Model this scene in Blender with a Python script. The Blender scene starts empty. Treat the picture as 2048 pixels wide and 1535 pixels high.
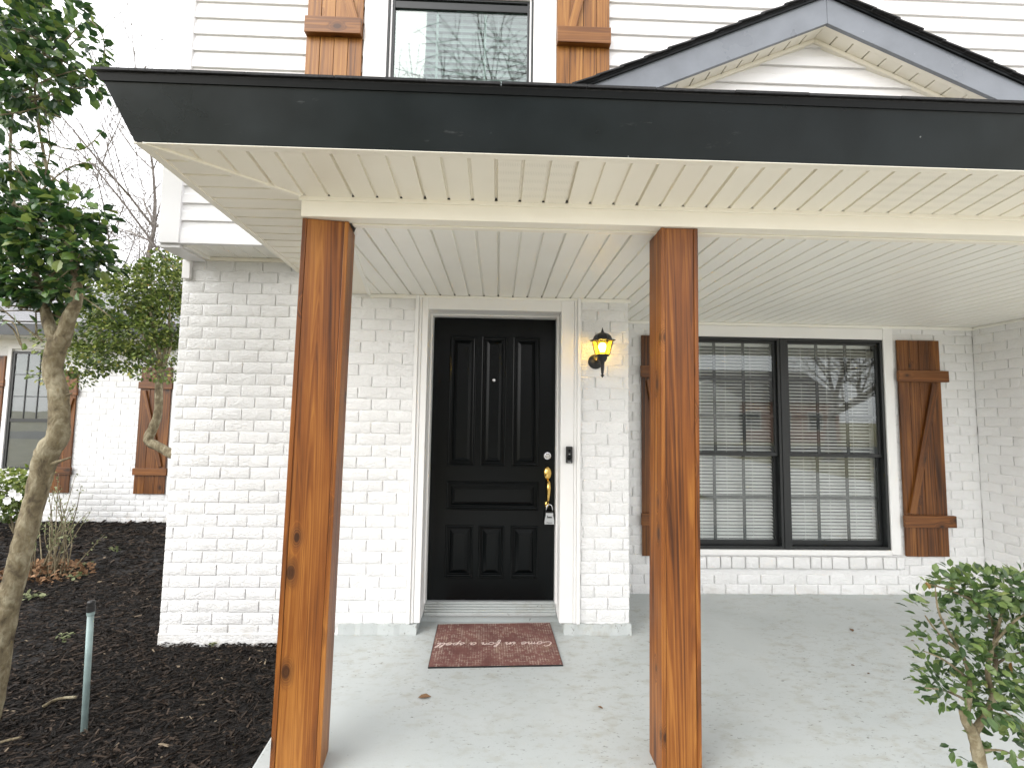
import bpy, bmesh, math, random
from mathutils import Vector, Matrix, noise as mnoise
random.seed(7)
SC = bpy.context.scene
COL = SC.collection
R_ = math.radians
# ------------------------------------------------------------------ camera, sky, sun, exposure
CP = Vector((0.4891, -3.3145, 1.4971)); YAW, PITCH, ROLL, FPX = 0.0293, 0.0704, 0.015, 898.28
_cy, _sy, _cp, _sp = math.cos(YAW), math.sin(YAW), math.cos(PITCH), math.sin(PITCH)
FW = Vector((_sy*_cp, _cy*_cp, _sp)); _r0 = Vector((_cy, -_sy, 0)); _u0 = _r0.cross(FW)
RT = _r0*math.cos(ROLL) + _u0*math.sin(ROLL); UP = _u0*math.cos(ROLL) - _r0*math.sin(ROLL)
cam = bpy.data.cameras.new('camera'); cam.sensor_width = 36; cam.lens = FPX/2048*36; cam.clip_start = .02; cam.clip_end = 900
co = bpy.data.objects.new('camera', cam); COL.objects.link(co)
co.matrix_world = Matrix(((RT.x, UP.x, -FW.x, CP.x), (RT.y, UP.y, -FW.y, CP.y), (RT.z, UP.z, -FW.z, CP.z), (0, 0, 0, 1)))
SC.camera = co

wd = bpy.data.worlds.new('World'); SC.world = wd; wd.use_nodes = True
nt = wd.node_tree; nt.nodes.clear()
sky = nt.nodes.new('ShaderNodeTexSky'); sky.sky_type = 'NISHITA'; sky.sun_disc = False
sky.sun_elevation = R_(35); sky.sun_rotation = R_(228); sky.dust_density = 1.5; sky.air_density = 1.2; sky.ozone_density = 1
hs = nt.nodes.new('ShaderNodeHueSaturation'); hs.inputs['Saturation'].default_value = .12; hs.inputs['Value'].default_value = 1
nt.links.new(sky.outputs[0], hs.inputs['Color'])
tc = nt.nodes.new('ShaderNodeTexCoord'); nz = nt.nodes.new('ShaderNodeTexNoise'); nz.inputs['Scale'].default_value = 2.2; nz.inputs['Detail'].default_value = 5
nt.links.new(tc.outputs['Generated'], nz.inputs['Vector'])
rp = nt.nodes.new('ShaderNodeValToRGB'); rp.color_ramp.elements[0].position = .3; rp.color_ramp.elements[1].position = .75
rp.color_ramp.elements[0].color = (.82, .83, .88, 1); rp.color_ramp.elements[1].color = (1, 1, 1, 1)
nt.links.new(nz.outputs['Fac'], rp.inputs[0])
sc_ = nt.nodes.new('ShaderNodeVectorMath'); sc_.operation = 'SCALE'; sc_.inputs['Scale'].default_value = 10
nt.links.new(rp.outputs[0], sc_.inputs[0])
mx = nt.nodes.new('ShaderNodeMix'); mx.data_type = 'RGBA'; mx.inputs['Factor'].default_value = .7
nt.links.new(hs.outputs[0], mx.inputs['A']); nt.links.new(sc_.outputs[0], mx.inputs['B'])
bg = nt.nodes.new('ShaderNodeBackground'); bg.inputs['Strength'].default_value = .1
nt.links.new(mx.outputs['Result'], bg.inputs['Color'])
ow = nt.nodes.new('ShaderNodeOutputWorld'); nt.links.new(bg.outputs[0], ow.inputs['Surface'])

sl = bpy.data.lights.new('sun', 'SUN'); sl.energy = .8; sl.angle = R_(60); sl.color = (1, .97, .92)
so = bpy.data.objects.new('sun', sl); COL.objects.link(so)
_az, _el = R_(228), R_(35)
sd = Vector((math.sin(_az)*math.cos(_el), math.cos(_az)*math.cos(_el), math.sin(_el)))
so.rotation_euler = (-sd).to_track_quat('-Z', 'Y').to_euler(); so.location = (0, -6, 12)
vs = SC.view_settings; vs.view_transform = 'Standard'; vs.look = 'None'; vs.exposure = 1.72; vs.gamma = 1; vs.use_curve_mapping = False
SC.render.engine = 'CYCLES'; SC.cycles.use_denoising = True; SC.cycles.max_bounces = 10; SC.cycles.diffuse_bounces = 6
SC.cycles.transparent_max_bounces = 12; SC.cycles.sample_clamp_indirect = 8

# ------------------------------------------------------------------ pixel helpers (2048 x 1535 photograph)
def ray(x, y): return FW + RT*((x-1024)/FPX) - UP*((y-767.5)/FPX)
def PY(x, y, yy): d = ray(x, y); return CP + d*((yy-CP.y)/d.y)
def PZ(x, y, zz): d = ray(x, y); return CP + d*((zz-CP.z)/d.z)

# ------------------------------------------------------------------ object helpers
WL = {}
def setp(o, p):
    if p is not None:
        o.parent = p; o.matrix_parent_inverse = WL.get(p.name, Matrix.Identity(4)).inverted()
def empty(name, loc, parent=None):
    o = bpy.data.objects.new(name, None); COL.objects.link(o); o.location = loc; o.empty_display_size = .1
    WL[o.name] = Matrix.Translation(Vector(loc)); setp(o, parent); return o
def tag(o, label=None, cat=None, group=None, kind=None):
    if label: o['label'] = label
    if cat: o['category'] = cat
    if group: o['group'] = group
    if kind: o['kind'] = kind
    return o
class MB:
    def __init__(s): s.v = []; s.f = []; s.c = None
    def quad(s, a, b, c, d):
        n = len(s.v); s.v += [tuple(a), tuple(b), tuple(c), tuple(d)]; s.f.append((n, n+1, n+2, n+3)); return s
    def poly(s, pts):
        n = len(s.v); s.v += [tuple(p) for p in pts]; s.f.append(tuple(range(n, n+len(pts)))); return s
    def hexa(s, b, t):
        n = len(s.v); s.v += [tuple(p) for p in b] + [tuple(p) for p in t]; k = len(b)
        s.f.append(tuple(range(n+k-1, n-1, -1))); s.f.append(tuple(range(n+k, n+2*k)))
        for i in range(k): j = (i+1) % k; s.f.append((n+i, n+j, n+k+j, n+k+i))
        return s
    def box(s, x0, x1, y0, y1, z0, z1):
        return s.hexa([(x0, y0, z0), (x1, y0, z0), (x1, y1, z0), (x0, y1, z0)], [(x0, y0, z1), (x1, y0, z1), (x1, y1, z1), (x0, y1, z1)])
    def prism(s, pts, axis, a0, a1):      # profile pts (u,v) swept along axis: x -> (y,z), y -> (x,z), z -> (x,y)
        def mk(p, a): return {'x': (a, p[0], p[1]), 'y': (p[0], a, p[1]), 'z': (p[0], p[1], a)}[axis]
        return s.hexa([mk(p, a0) for p in pts], [mk(p, a1) for p in pts])
    def tube(s, pts, rad, n=8, cap=True, jit=0):
        pts = [Vector(p) for p in pts]; k = len(pts); base = len(s.v); t0 = (pts[1]-pts[0]).normalized()
        a = t0.orthogonal().normalized()
        for i, p in enumerate(pts):
            t = (pts[min(i+1, k-1)]-pts[max(i-1, 0)]).normalized()
            a = (a - t*a.dot(t)).normalized(); b = t.cross(a); r = rad[i] if isinstance(rad, (list, tuple)) else rad
            for q in range(n):
                w = 2*math.pi*q/n; rr = r*(1+(random.uniform(-jit, jit) if jit else 0)); s.v.append(tuple(p + (a*math.cos(w)+b*math.sin(w))*rr))
        for i in range(k-1):
            for q in range(n):
                r = (q+1) % n; s.f.append((base+i*n+q, base+i*n+r, base+(i+1)*n+r, base+(i+1)*n+q))
        if cap: s.f.append(tuple(base+q for q in range(n-1, -1, -1))); s.f.append(tuple(base+(k-1)*n+q for q in range(n)))
        return s
    def lathe(s, prof, c, axis='z', n=24):
        base = len(s.v); c = Vector(c)
        for (r, h) in prof:
            for q in range(n):
                w = 2*math.pi*q/n; e = {'z': (r*math.cos(w), r*math.sin(w), h), 'y': (r*math.cos(w), h, r*math.sin(w))}[axis]; s.v.append(tuple(c+Vector(e)))
        for i in range(len(prof)-1):
            for q in range(n):
                r = (q+1) % n; s.f.append((base+i*n+q, base+i*n+r, base+(i+1)*n+r, base+(i+1)*n+q))
        return s
    def build(s, name, mat, parent=None, smooth=False, bevel=0, fix=True, seg=2):
        me = bpy.data.meshes.new(name); me.from_pydata(s.v, [], s.f)
        if s.c:
            at = me.color_attributes.new('tint', 'FLOAT_COLOR', 'CORNER'); d = []
            for p in me.polygons:
                for _ in p.loop_indices: d += [s.c[p.index]]*3 + [1]
            at.data.foreach_set('color', d)
        if fix:
            bm = bmesh.new(); bm.from_mesh(me); bmesh.ops.recalc_face_normals(bm, faces=bm.faces); bm.to_mesh(me); bm.free()
        me.materials.append(mat)
        if smooth: me.polygons.foreach_set('use_smooth', [True]*len(me.polygons))
        o = bpy.data.objects.new(name, me); COL.objects.link(o)
        if bevel:
            m = o.modifiers.new('b', 'BEVEL'); m.width = bevel; m.segments = seg; m.limit_method = 'ANGLE'
        setp(o, parent); return o
def link(name, me, parent, M):
    o = bpy.data.objects.new(name, me); COL.objects.link(o)
    o.matrix_basis = M; setp(o, parent); return o

# ------------------------------------------------------------------ materials
def mat(name):
    m = bpy.data.materials.new(name); m.use_nodes = True; n = m.node_tree
    return m, n, n.nodes['Principled BSDF']
def nd(n, t, **kw):
    x = n.nodes.new(t)
    for k, v in kw.items():
        if k.startswith('i_'):
            key = k[2:]; key = int(key) if key.isdigit() else key.replace('_', ' ')
            x.inputs[key].default_value = v
        else: setattr(x, k, v)
    return x
def coords(n, scale=(1, 1, 1), which='Object'):
    t = nd(n, 'ShaderNodeTexCoord'); mp = nd(n, 'ShaderNodeMapping'); mp.inputs['Scale'].default_value = scale
    n.links.new(t.outputs[which], mp.inputs['Vector']); return mp.outputs[0]
def noise(n, vec, scale, detail=4, rough=.55, dist=0):
    x = nd(n, 'ShaderNodeTexNoise', i_Scale=scale, i_Detail=detail, i_Roughness=rough, i_Distortion=dist); n.links.new(vec, x.inputs['Vector']); return x.outputs['Fac']
def ramp(n, fac, stops):
    r = nd(n, 'ShaderNodeValToRGB'); e = r.color_ramp.elements
    while len(e) < len(stops): e.new(.5)
    for q, (p, c) in zip(e, stops): q.position = p; q.color = tuple(c)+(1,) if len(c) == 3 else c
    n.links.new(fac, r.inputs[0]); return r.outputs[0]
def mixc(n, fac, a, b, mode='MIX'):
    m = nd(n, 'ShaderNodeMix', data_type='RGBA', blend_type=mode)
    for k, v in (('Factor', fac), ('A', a), ('B', b)):
        if hasattr(v, 'links') or hasattr(v, 'is_linked'): n.links.new(v, m.inputs[k])
        else: m.inputs[k].default_value = v if k == 'Factor' or len(v) == 4 else tuple(v)+(1,)
    return m.outputs['Result']
def math_(n, op, a, b=None, c=None):
    m = nd(n, 'ShaderNodeMath', operation=op)
    for i, v in enumerate((a, b, c)):
        if v is None: continue
        if hasattr(v, 'is_linked'): n.links.new(v, m.inputs[i])
        else: m.inputs[i].default_value = v
    return m.outputs[0]
def bump(n, p, h, strength=.3, dist=.01):
    b = nd(n, 'ShaderNodeBump', i_Strength=strength, i_Distance=dist); n.links.new(h, b.inputs['Height']); n.links.new(b.outputs[0], p.inputs['Normal']); return b
def simple(name, col, rough=.5, metal=0, spec=.5, var=.06, vscale=6, bstr=0, bscale=60, coat=0):
    m, n, p = mat(name); v = coords(n)
    f = noise(n, v, vscale, 5)
    c = ramp(n, f, [(.3, [x*(1-var) for x in col]), (.7, [min(1, x*(1+var)) for x in col])])
    n.links.new(c, p.inputs['Base Color']); p.inputs['Roughness'].default_value = rough; p.inputs['Metallic'].default_value = metal
    p.inputs['Specular IOR Level'].default_value = spec; p.inputs['Coat Weight'].default_value = coat
    if bstr: bump(n, p, noise(n, v, bscale, 4), bstr, .004)
    return m
M = {}
def brick_mat():
    m, n, p = mat('painted_brick'); v = coords(n)
    g = nd(n, 'ShaderNodeNewGeometry'); mp = nd(n, 'ShaderNodeMapping'); n.links.new(g.outputs['Position'], mp.inputs['Vector']); mp.inputs['Scale'].default_value = (1, 1, 1.7); v = mp.outputs[0]
    a = noise(n, v, 3, 5)
    oi = nd(n, 'ShaderNodeObjectInfo')
    c = ramp(n, a, [(.25, (.80, .797, .79)), (.7, (.85, .85, .845))])
    c2 = ramp(n, oi.outputs['Random'], [(0, (.95, .95, .945)), (1, (1, 1, 1))])
    c = mixc(n, 1.0, c, c2, 'MULTIPLY')
    spk = ramp(n, noise(n, v, 55, 2), [(.22, (1, 1, 1)), (.25, (0, 0, 0))])
    c = mixc(n, math_(n, 'MULTIPLY', spk, .18), c, (.45, .43, .40))
    sz = nd(n, 'ShaderNodeSeparateXYZ'); n.links.new(g.outputs['Position'], sz.inputs[0])
    lo = nd(n, 'ShaderNodeMapRange'); n.links.new(sz.outputs[2], lo.inputs['Value']); lo.inputs['From Min'].default_value = .10; lo.inputs['From Max'].default_value = -.09
    spl = ramp(n, noise(n, v, 9, 5, .65), [(.47, (0, 0, 0)), (.62, (1, 1, 1))])      # soil splashed on the lowest courses
    c = mixc(n, math_(n, 'MULTIPLY', math_(n, 'MULTIPLY', lo.outputs[0], spl), .55), c, (.42, .37, .29))
    n.links.new(c, p.inputs['Base Color']); p.inputs['Roughness'].default_value = .5; p.inputs['Specular IOR Level'].default_value = .35
    # wrinkled, draped face of the bricks
    w = noise(n, v, 17, 2, .5, 1.9); rid = math_(n, 'ABSOLUTE', math_(n, 'SUBTRACT', w, .5))
    rid = ramp(n, rid, [(0, (0, 0, 0)), (.09, (1, 1, 1))])
    fine = noise(n, v, 130, 4)
    h = math_(n, 'ADD', math_(n, 'MULTIPLY', rid, .55), math_(n, 'ADD', math_(n, 'MULTIPLY', fine, .35), math_(n, 'MULTIPLY', noise(n, v, 30, 3), 1.1)))
    bump(n, p, h, .6, .0072); return m
M['brick'] = brick_mat()
def sep_c(n, c, i):
    q = nd(n, 'ShaderNodeSeparateColor'); n.links.new(c, q.inputs[0]); return q.outputs[i]
def wood(name, dark, mid, light, axis='z', seed=0, rough=.42, knots=True, freq=1.0):
    m, n, p = mat(name); t = nd(n, 'ShaderNodeTexCoord')
    mp = nd(n, 'ShaderNodeMapping'); n.links.new(t.outputs['Object'], mp.inputs['Vector'])
    mp.inputs['Location'].default_value = (seed*3.1, seed*1.7, seed*2.3)
    if axis == 'x': mp.inputs['Rotation'].default_value = (0, R_(90), 0)
    P = mp.outputs[0]
    oi = nd(n, 'ShaderNodeObjectInfo'); cmb = nd(n, 'ShaderNodeCombineXYZ')
    r7 = math_(n, 'MULTIPLY', oi.outputs['Random'], 17.0); n.links.new(r7, cmb.inputs[0]); n.links.new(r7, cmb.inputs[2])
    add = nd(n, 'ShaderNodeVectorMath', operation='ADD'); n.links.new(P, add.inputs[0]); n.links.new(cmb.outputs[0], add.inputs[1]); P = add.outputs[0]
    def sc(s):
        q = nd(n, 'ShaderNodeMapping'); n.links.new(P, q.inputs['Vector']); q.inputs['Scale'].default_value = s; return q.outputs[0]
    sp = nd(n, 'ShaderNodeSeparateXYZ'); n.links.new(P, sp.inputs[0]); c2 = nd(n, 'ShaderNodeCombineXYZ')
    n.links.new(math_(n, 'MULTIPLY', math_(n, 'ADD', sp.outputs[0], math_(n, 'MULTIPLY', sp.outputs[1], 1.37)), 4.4), c2.inputs[0]); n.links.new(math_(n, 'MULTIPLY', sp.outputs[2], 2.9), c2.inputs[1])
    vo = nd(n, 'ShaderNodeTexVoronoi', voronoi_dimensions='2D', i_Scale=1.0, i_Randomness=1.0); n.links.new(c2.outputs[0], vo.inputs['Vector'])
    wob = math_(n, 'MULTIPLY', math_(n, 'SUBTRACT', noise(n, sc((25, 25, 16)), 1.0, 2), .5), .05)
    d = math_(n, 'ADD', vo.outputs['Distance'], wob)
    k = nd(n, 'ShaderNodeMapRange', interpolation_type='SMOOTHERSTEP'); n.links.new(d, k.inputs['Value']); k.inputs['From Min'].default_value = .27; k.inputs['From Max'].default_value = 0
    kb = math_(n, 'MULTIPLY', math_(n, 'POWER', k.outputs[0], 2.0), math_(n, 'LESS_THAN', sep_c(n, vo.outputs['Color'], 0), .42))
    g = math_(n, 'ADD', math_(n, 'MULTIPLY', noise(n, sc((8*freq, 8*freq, .16)), 1.0, 2, .4), 5.0), math_(n, 'MULTIPLY', kb, 1.35 if knots else 0))
    r1 = nd(n, 'ShaderNodeTexNoise', noise_dimensions='1D', i_Scale=5.5, i_Detail=4, i_Roughness=.65); n.links.new(g, r1.inputs['W'])
    fib = noise(n, sc((90, 90, 1.6)), 1.0, 3)
    big = noise(n, sc((7, 7, 1.3)), 1.0, 4)
    s = math_(n, 'ADD', math_(n, 'MULTIPLY', r1.outputs['Fac'], .36), math_(n, 'ADD', math_(n, 'MULTIPLY', fib, .26), math_(n, 'MULTIPLY', big, .42)))
    c = ramp(n, s, [(.37, dark), (.51, mid), (.65, light)])
    keep = math_(n, 'LESS_THAN', sep_c(n, vo.outputs['Color'], 0), .42); d0 = d; d = math_(n, 'DIVIDE', d, math_(n, 'ADD', .55, math_(n, 'MULTIPLY', sep_c(n, vo.outputs['Color'], 1), .9)))
    hal = nd(n, 'ShaderNodeMapRange', interpolation_type='SMOOTHSTEP'); n.links.new(d, hal.inputs['Value']); hal.inputs['From Min'].default_value = .2; hal.inputs['From Max'].default_value = .05
    kc = nd(n, 'ShaderNodeMapRange', interpolation_type='SMOOTHSTEP'); n.links.new(d, kc.inputs['Value']); kc.inputs['From Min'].default_value = .075; kc.inputs['From Max'].default_value = .05
    if knots:
        c = mixc(n, math_(n, 'MULTIPLY', math_(n, 'MULTIPLY', hal.outputs[0], keep), .55), c, dark); c = mixc(n, math_(n, 'MULTIPLY', math_(n, 'MULTIPLY', kc.outputs[0], keep), .7), c, [x*.35 for x in dark])
    n.links.new(c, p.inputs['Base Color']); p.inputs['Roughness'].default_value = rough; p.inputs['Specular IOR Level'].default_value = .4
    bump(n, p, math_(n, 'ADD', math_(n, 'MULTIPLY', r1.outputs['Fac'], .8), math_(n, 'MULTIPLY', fib, .6)), .35, .003); return m
M['cedar'] = wood('stained_cedar', (.055, .016, .003), (.19, .058, .0075), (.35, .14, .025), seed=1)
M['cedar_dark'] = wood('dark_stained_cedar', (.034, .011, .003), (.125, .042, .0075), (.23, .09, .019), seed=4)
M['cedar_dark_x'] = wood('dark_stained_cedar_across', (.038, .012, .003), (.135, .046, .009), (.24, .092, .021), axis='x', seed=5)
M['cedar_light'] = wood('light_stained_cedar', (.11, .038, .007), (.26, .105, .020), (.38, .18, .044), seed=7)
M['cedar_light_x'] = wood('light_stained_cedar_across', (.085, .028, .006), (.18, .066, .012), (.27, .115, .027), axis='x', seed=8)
M['vinyl'] = simple('white_vinyl_siding', (.80, .79, .785), .42, var=.02, vscale=2)
M['cream'] = simple('cream_vinyl', (.86, .82, .715), .45, var=.025, vscale=3)
M['ceil'] = simple('porch_ceiling_vinyl', (.86, .845, .785), .4, var=.02, vscale=3)
M['trim'] = simple('white_trim_paint', (.82, .815, .80), .38, var=.02, vscale=4, bstr=.05, bscale=25)
M['dark'] = simple('joint_shadow_vinyl', (.30, .28, .25), .6)
def perf_mat():
    m, n, p = mat('perforated_vinyl'); v = coords(n, (1, 1, 1))
    vo = nd(n, 'ShaderNodeTexVoronoi', i_Scale=150.0, i_Randomness=0.0); n.links.new(v, vo.inputs['Vector'])
    c = ramp(n, vo.outputs['Distance'], [(.20, (.66, .63, .54)), (.34, (.84, .80, .70))])
    n.links.new(c, p.inputs['Base Color']); p.inputs['Roughness'].default_value = .45; return m
M['perf'] = perf_mat()
def black_paint(name, base, rough, dents=False):
    m, n, p = mat(name); v = coords(n)
    c = ramp(n, noise(n, v, 5, 4), [(.3, base), (.7, [x*1.35 for x in base])])
    n.links.new(c, p.inputs['Base Color']); p.inputs['Roughness'].default_value = rough
    h = noise(n, v, 160, 2)
    if dents:
        vo = nd(n, 'ShaderNodeTexVoronoi', i_Scale=9.0); n.links.new(v, vo.inputs['Vector'])
        sk = math_(n, 'MULTIPLY', math_(n, 'LESS_THAN', vo.outputs['Distance'], .035), .5)
        scf = math_(n, 'MULTIPLY', ramp(n, noise(n, coords(n, (2, 2, 9)), 2.2, 5, .7), [(.66, (0, 0, 0)), (.74, (1, 1, 1))]), .12)
        n.links.new(mixc(n, math_(n, 'ADD', sk, scf), c, (.35, .36, .37)), p.inputs['Base Color'])
        rgh = ramp(n, noise(n, v, 2.5, 4), [(.3, (rough*.8,)*3), (.7, (rough*1.4,)*3)]); n.links.new(rgh, p.inputs['Roughness'])
        d = ramp(n, noise(n, v, 3.5, 3), [(.62, (0, 0, 0)), (.7, (1, 1, 1))]); h = math_(n, 'ADD', math_(n, 'MULTIPLY', h, .12), math_(n, 'MULTIPLY', noise(n, v, 4, 3), .8))
        bump(n, p, h, .12, .01)
    else: bump(n, p, h, .06, .002)
    return m
M['fascia'] = black_paint('black_fascia_metal', (.005, .009, .011), .3, True)
M['fascia'].node_tree.nodes['Principled BSDF'].inputs['Specular IOR Level'].default_value = .38
M['rake'] = black_paint('sky_sheen_rake_metal', (.15, .163, .185), .32, True)  # paler copy of the black fascia paint, sky reflection put into its colour
M['door'] = black_paint('black_door_paint', (.0014, .0022, .0024), .24)
M['door'].node_tree.nodes['Principled BSDF'].inputs['Specular IOR Level'].default_value = .17
M['black'] = black_paint('black_iron', (.01, .01, .01), .42)
M['drip'] = black_paint('black_drip_edge', (.003, .004, .0045), .45); M['drip'].node_tree.nodes['Principled BSDF'].inputs['Specular IOR Level'].default_value = .22
M['wframe'] = black_paint('dark_bronze_frame', (.010, .0115, .012), .4)
M['shingle'] = simple('black_shingle', (.022, .022, .024), .85, var=.5, vscale=90, bstr=.6, bscale=200)
M['shingle_grey'] = simple('grey_shingle', (.22, .22, .23), .85, var=.3, vscale=60, bstr=.6, bscale=200)
M['brass'] = simple('polished_brass', (.85, .58, .18), .16, metal=1, var=.1)
M['chrome'] = simple('satin_chrome', (.7, .7, .72), .25, metal=1, var=.1)
M['silver'] = simple('silver_plastic', (.52, .54, .55), .35, metal=.3, var=.05)
M['ink'] = simple('dark_print', (.03, .03, .03), .6)
M['pvc'] = simple('grey_pvc_pipe', (.27, .36, .35), .45, var=.25, vscale=9)
M['slat'] = simple('white_blind_slat', (.78, .78, .77), .45, var=.02)
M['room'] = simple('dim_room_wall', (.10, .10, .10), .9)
def glass_mat(name, ior, tint=(1, 1, 1), rough=0.0, extra=0.0):
    m, n, p = mat(name); n.nodes.remove(p); out = n.nodes['Material Output']
    tr = nd(n, 'ShaderNodeBsdfTransparent'); tr.inputs[0].default_value = tuple(tint)+(1,)
    gl = nd(n, 'ShaderNodeBsdfGlossy'); gl.inputs['Roughness'].default_value = rough; gl.inputs['Color'].default_value = (.96, 1, .99, 1)
    lw = nd(n, 'ShaderNodeLayerWeight', i_Blend=.5); f0 = ((ior-1)/(ior+1))**2
    fr_ = math_(n, 'ADD', math_(n, 'MULTIPLY', math_(n, 'POWER', lw.outputs['Facing'], 4.0), 1-f0), f0)
    v = coords(n); b = nd(n, 'ShaderNodeBump', i_Strength=.05, i_Distance=.01); n.links.new(noise(n, v, 2.2, 2), b.inputs['Height']); n.links.new(b.outputs[0], gl.inputs['Normal'])
    mx = nd(n, 'ShaderNodeMixShader'); n.links.new(math_(n, 'ADD', fr_, extra), mx.inputs[0]); n.links.new(tr.outputs[0], mx.inputs[1]); n.links.new(gl.outputs[0], mx.inputs[2])
    n.links.new(mx.outputs[0], out.inputs[0]); return m
M['glass'] = glass_mat('window_glass', 1.52, (.97, .98, .975), 0, .01)
M['glass_up'] = glass_mat('upper_window_glass', 1.75, (.62, .69, .67), 0, .06)
def amber():
    m, n, p = mat('amber_glass'); p.inputs['Base Color'].default_value = (1, .80, .22, 1); p.inputs['Roughness'].default_value = .12
    p.inputs['Transmission Weight'].default_value = .85; p.inputs['IOR'].default_value = 1.1; p.inputs['Alpha'].default_value = 1; return m
M['amber'] = amber()
def emis(name, col, s):
    m, n, p = mat(name); p.inputs['Base Color'].default_value = (.9, .85, .7, 1); p.inputs['Emission Color'].default_value = tuple(col)+(1,); p.inputs['Emission Strength'].default_value = s; return m
M['bulb'] = emis('lit_bulb', (1, .78, .45), 40)
def floor_mat():
    m, n, p = mat('painted_concrete'); v = coords(n)
    c = ramp(n, noise(n, v, 1.3, 4), [(.3, (.40, .428, .422)), (.7, (.465, .49, .482))])
    v2 = coords(n, (1.0, 1.9, 1)); 
    area = ramp(n, noise(n, v, 1.1, 2), [(.36, (0, 0, 0)), (.56, (1, 1, 1))])
    sm = ramp(n, noise(n, v2, 9, 5, .65), [(.50, (0, 0, 0)), (.68, (1, 1, 1))])
    c = mixc(n, math_(n, 'MULTIPLY', math_(n, 'MULTIPLY', sm, area), .42), c, (.27, .235, .165))
    sc = ramp(n, noise(n, coords(n, (1, 2.4, 1)), 28, 4, .7, .5), [(.60, (0, 0, 0)), (.68, (1, 1, 1))])
    c = mixc(n, math_(n, 'MULTIPLY', math_(n, 'MULTIPLY', sc, area), .8), c, (.12, .11, .09))
    vo = nd(n, 'ShaderNodeTexVoronoi', i_Scale=14.0); n.links.new(v2, vo.inputs['Vector'])
    dots = math_(n, 'LESS_THAN', vo.outputs['Distance'], .04)
    c = mixc(n, math_(n, 'MULTIPLY', dots, .7), c, (.10, .09, .075))
    n.links.new(c, p.inputs['Base Color'])
    r = ramp(n, noise(n, v, 3, 4), [(.3, (.42, .42, .42)), (.7, (.62, .62, .62))]); n.links.new(r, p.inputs['Roughness'])
    bump(n, p, math_(n, 'ADD', noise(n, v, 7, 5), math_(n, 'MULTIPLY', noise(n, v, 90, 3), .35)), .22, .008); return m
M['floor'] = floor_mat()
def mat_mat():
    m, n, p = mat('woven_doormat'); v = coords(n)
    def stripes(s, ax):
        x = nd(n, 'ShaderNodeTexWave', wave_type='BANDS', bands_direction=ax, i_Scale=s, i_Distortion=.6, i_Detail=1.0); n.links.new(v, x.inputs['Vector']); return x.outputs['Fac']
    g = math_(n, 'MAXIMUM', stripes(19, 'X'), stripes(17, 'Y'))
    g = ramp(n, g, [(.86, (0, 0, 0)), (.97, (1, 1, 1))])
    wear = ramp(n, noise(n, v, 6, 4), [(.36, (0, 0, 0)), (.54, (1, 1, 1))])
    br = ramp(n, noise(n, v, 38, 2), [(.42, (0, 0, 0)), (.58, (1, 1, 1))])
    c = ramp(n, noise(n, v, 5, 5), [(.3, (.115, .042, .036)), (.7, (.20, .088, .072))])
    c = mixc(n, math_(n, 'MULTIPLY', math_(n, 'MULTIPLY', g, wear), math_(n, 'MULTIPLY', br, .95)), c, (.46, .38, .31))
    pl = ramp(n, noise(n, v, 4.2, 6, .7), [(.6, (0, 0, 0)), (.74, (1, 1, 1))])
    c = mixc(n, math_(n, 'MULTIPLY', pl, .5), c, (.36, .29, .18))
    n.links.new(c, p.inputs['Base Color']); p.inputs['Roughness'].default_value = .8
    bump(n, p, math_(n, 'ADD', g, noise(n, v, 120, 3)), .3, .003); return m
M['mat'] = mat_mat()
M['mat_ink'] = simple('cream_print', (.68, .55, .50), .8, var=.2, vscale=30)
def tinted(name, stops, rough=.6, spec=.4, trans=0, bstr=0):
    m, n, p = mat(name); a = nd(n, 'ShaderNodeAttribute', attribute_name='tint')
    c = ramp(n, a.outputs['Fac'], stops); v = coords(n)
    f = ramp(n, noise(n, v, 45, 3), [(.3, (.75, .75, .75)), (.7, (1.1, 1.1, 1.1))]); c = mixc(n, 1.0, c, f, 'MULTIPLY')
    n.links.new(c, p.inputs['Base Color']); p.inputs['Roughness'].default_value = rough; p.inputs['Specular IOR Level'].default_value = spec
    if trans:
        out = n.nodes['Material Output']; tl = nd(n, 'ShaderNodeBsdfTranslucent'); n.links.new(c, tl.inputs['Color'])
        mx = nd(n, 'ShaderNodeMixShader'); mx.inputs[0].default_value = trans; n.links.new(p.outputs[0], mx.inputs[1]); n.links.new(tl.outputs[0], mx.inputs[2]); n.links.new(mx.outputs[0], out.inputs[0])
    return m
M['chips'] = tinted('bark_mulch_chips', [(0, (.006, .005, .004)), (.5, (.020, .0145, .011)), (.85, (.055, .039, .028)), (.95, (.10, .075, .055)), (1, (.30, .24, .165))], .85, .25)
M['soil'] = simple('dark_mulch', (.012, .010, .009), .95, var=.6, vscale=50, bstr=1, bscale=70)
M['leaf_near'] = tinted('privet_leaf', [(0, (.018, .05, .02)), (.5, (.055, .125, .032)), (.9, (.15, .24, .05)), (1, (.26, .32, .08))], .33, .5, .25)
M['leaf_small'] = tinted('small_leaf', [(0, (.055, .095, .02)), (.5, (.18, .245, .05)), (.85, (.36, .41, .105)), (1, (.42, .25, .07))], .4, .5, .25)
M['leaf_shrub'] = tinted('shrub_leaf', [(0, (.03, .065, .022)), (.5, (.085, .15, .04)), (.9, (.19, .26, .08)), (.985, (.20, .26, .09)), (1, (.30, .16, .05))], .36, .5, .3)
M['leaf_pale'] = tinted('pale_leaf', [(0, (.14, .17, .07)), (1, (.34, .36, .20))], .6, .3, .3)
M['leaf_brown'] = tinted('dry_brown_leaf', [(0, (.11, .055, .026)), (1, (.36, .215, .12))], .8, .2, .15)
M['petal'] = simple('white_petal', (.8, .8, .78), .6)
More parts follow.
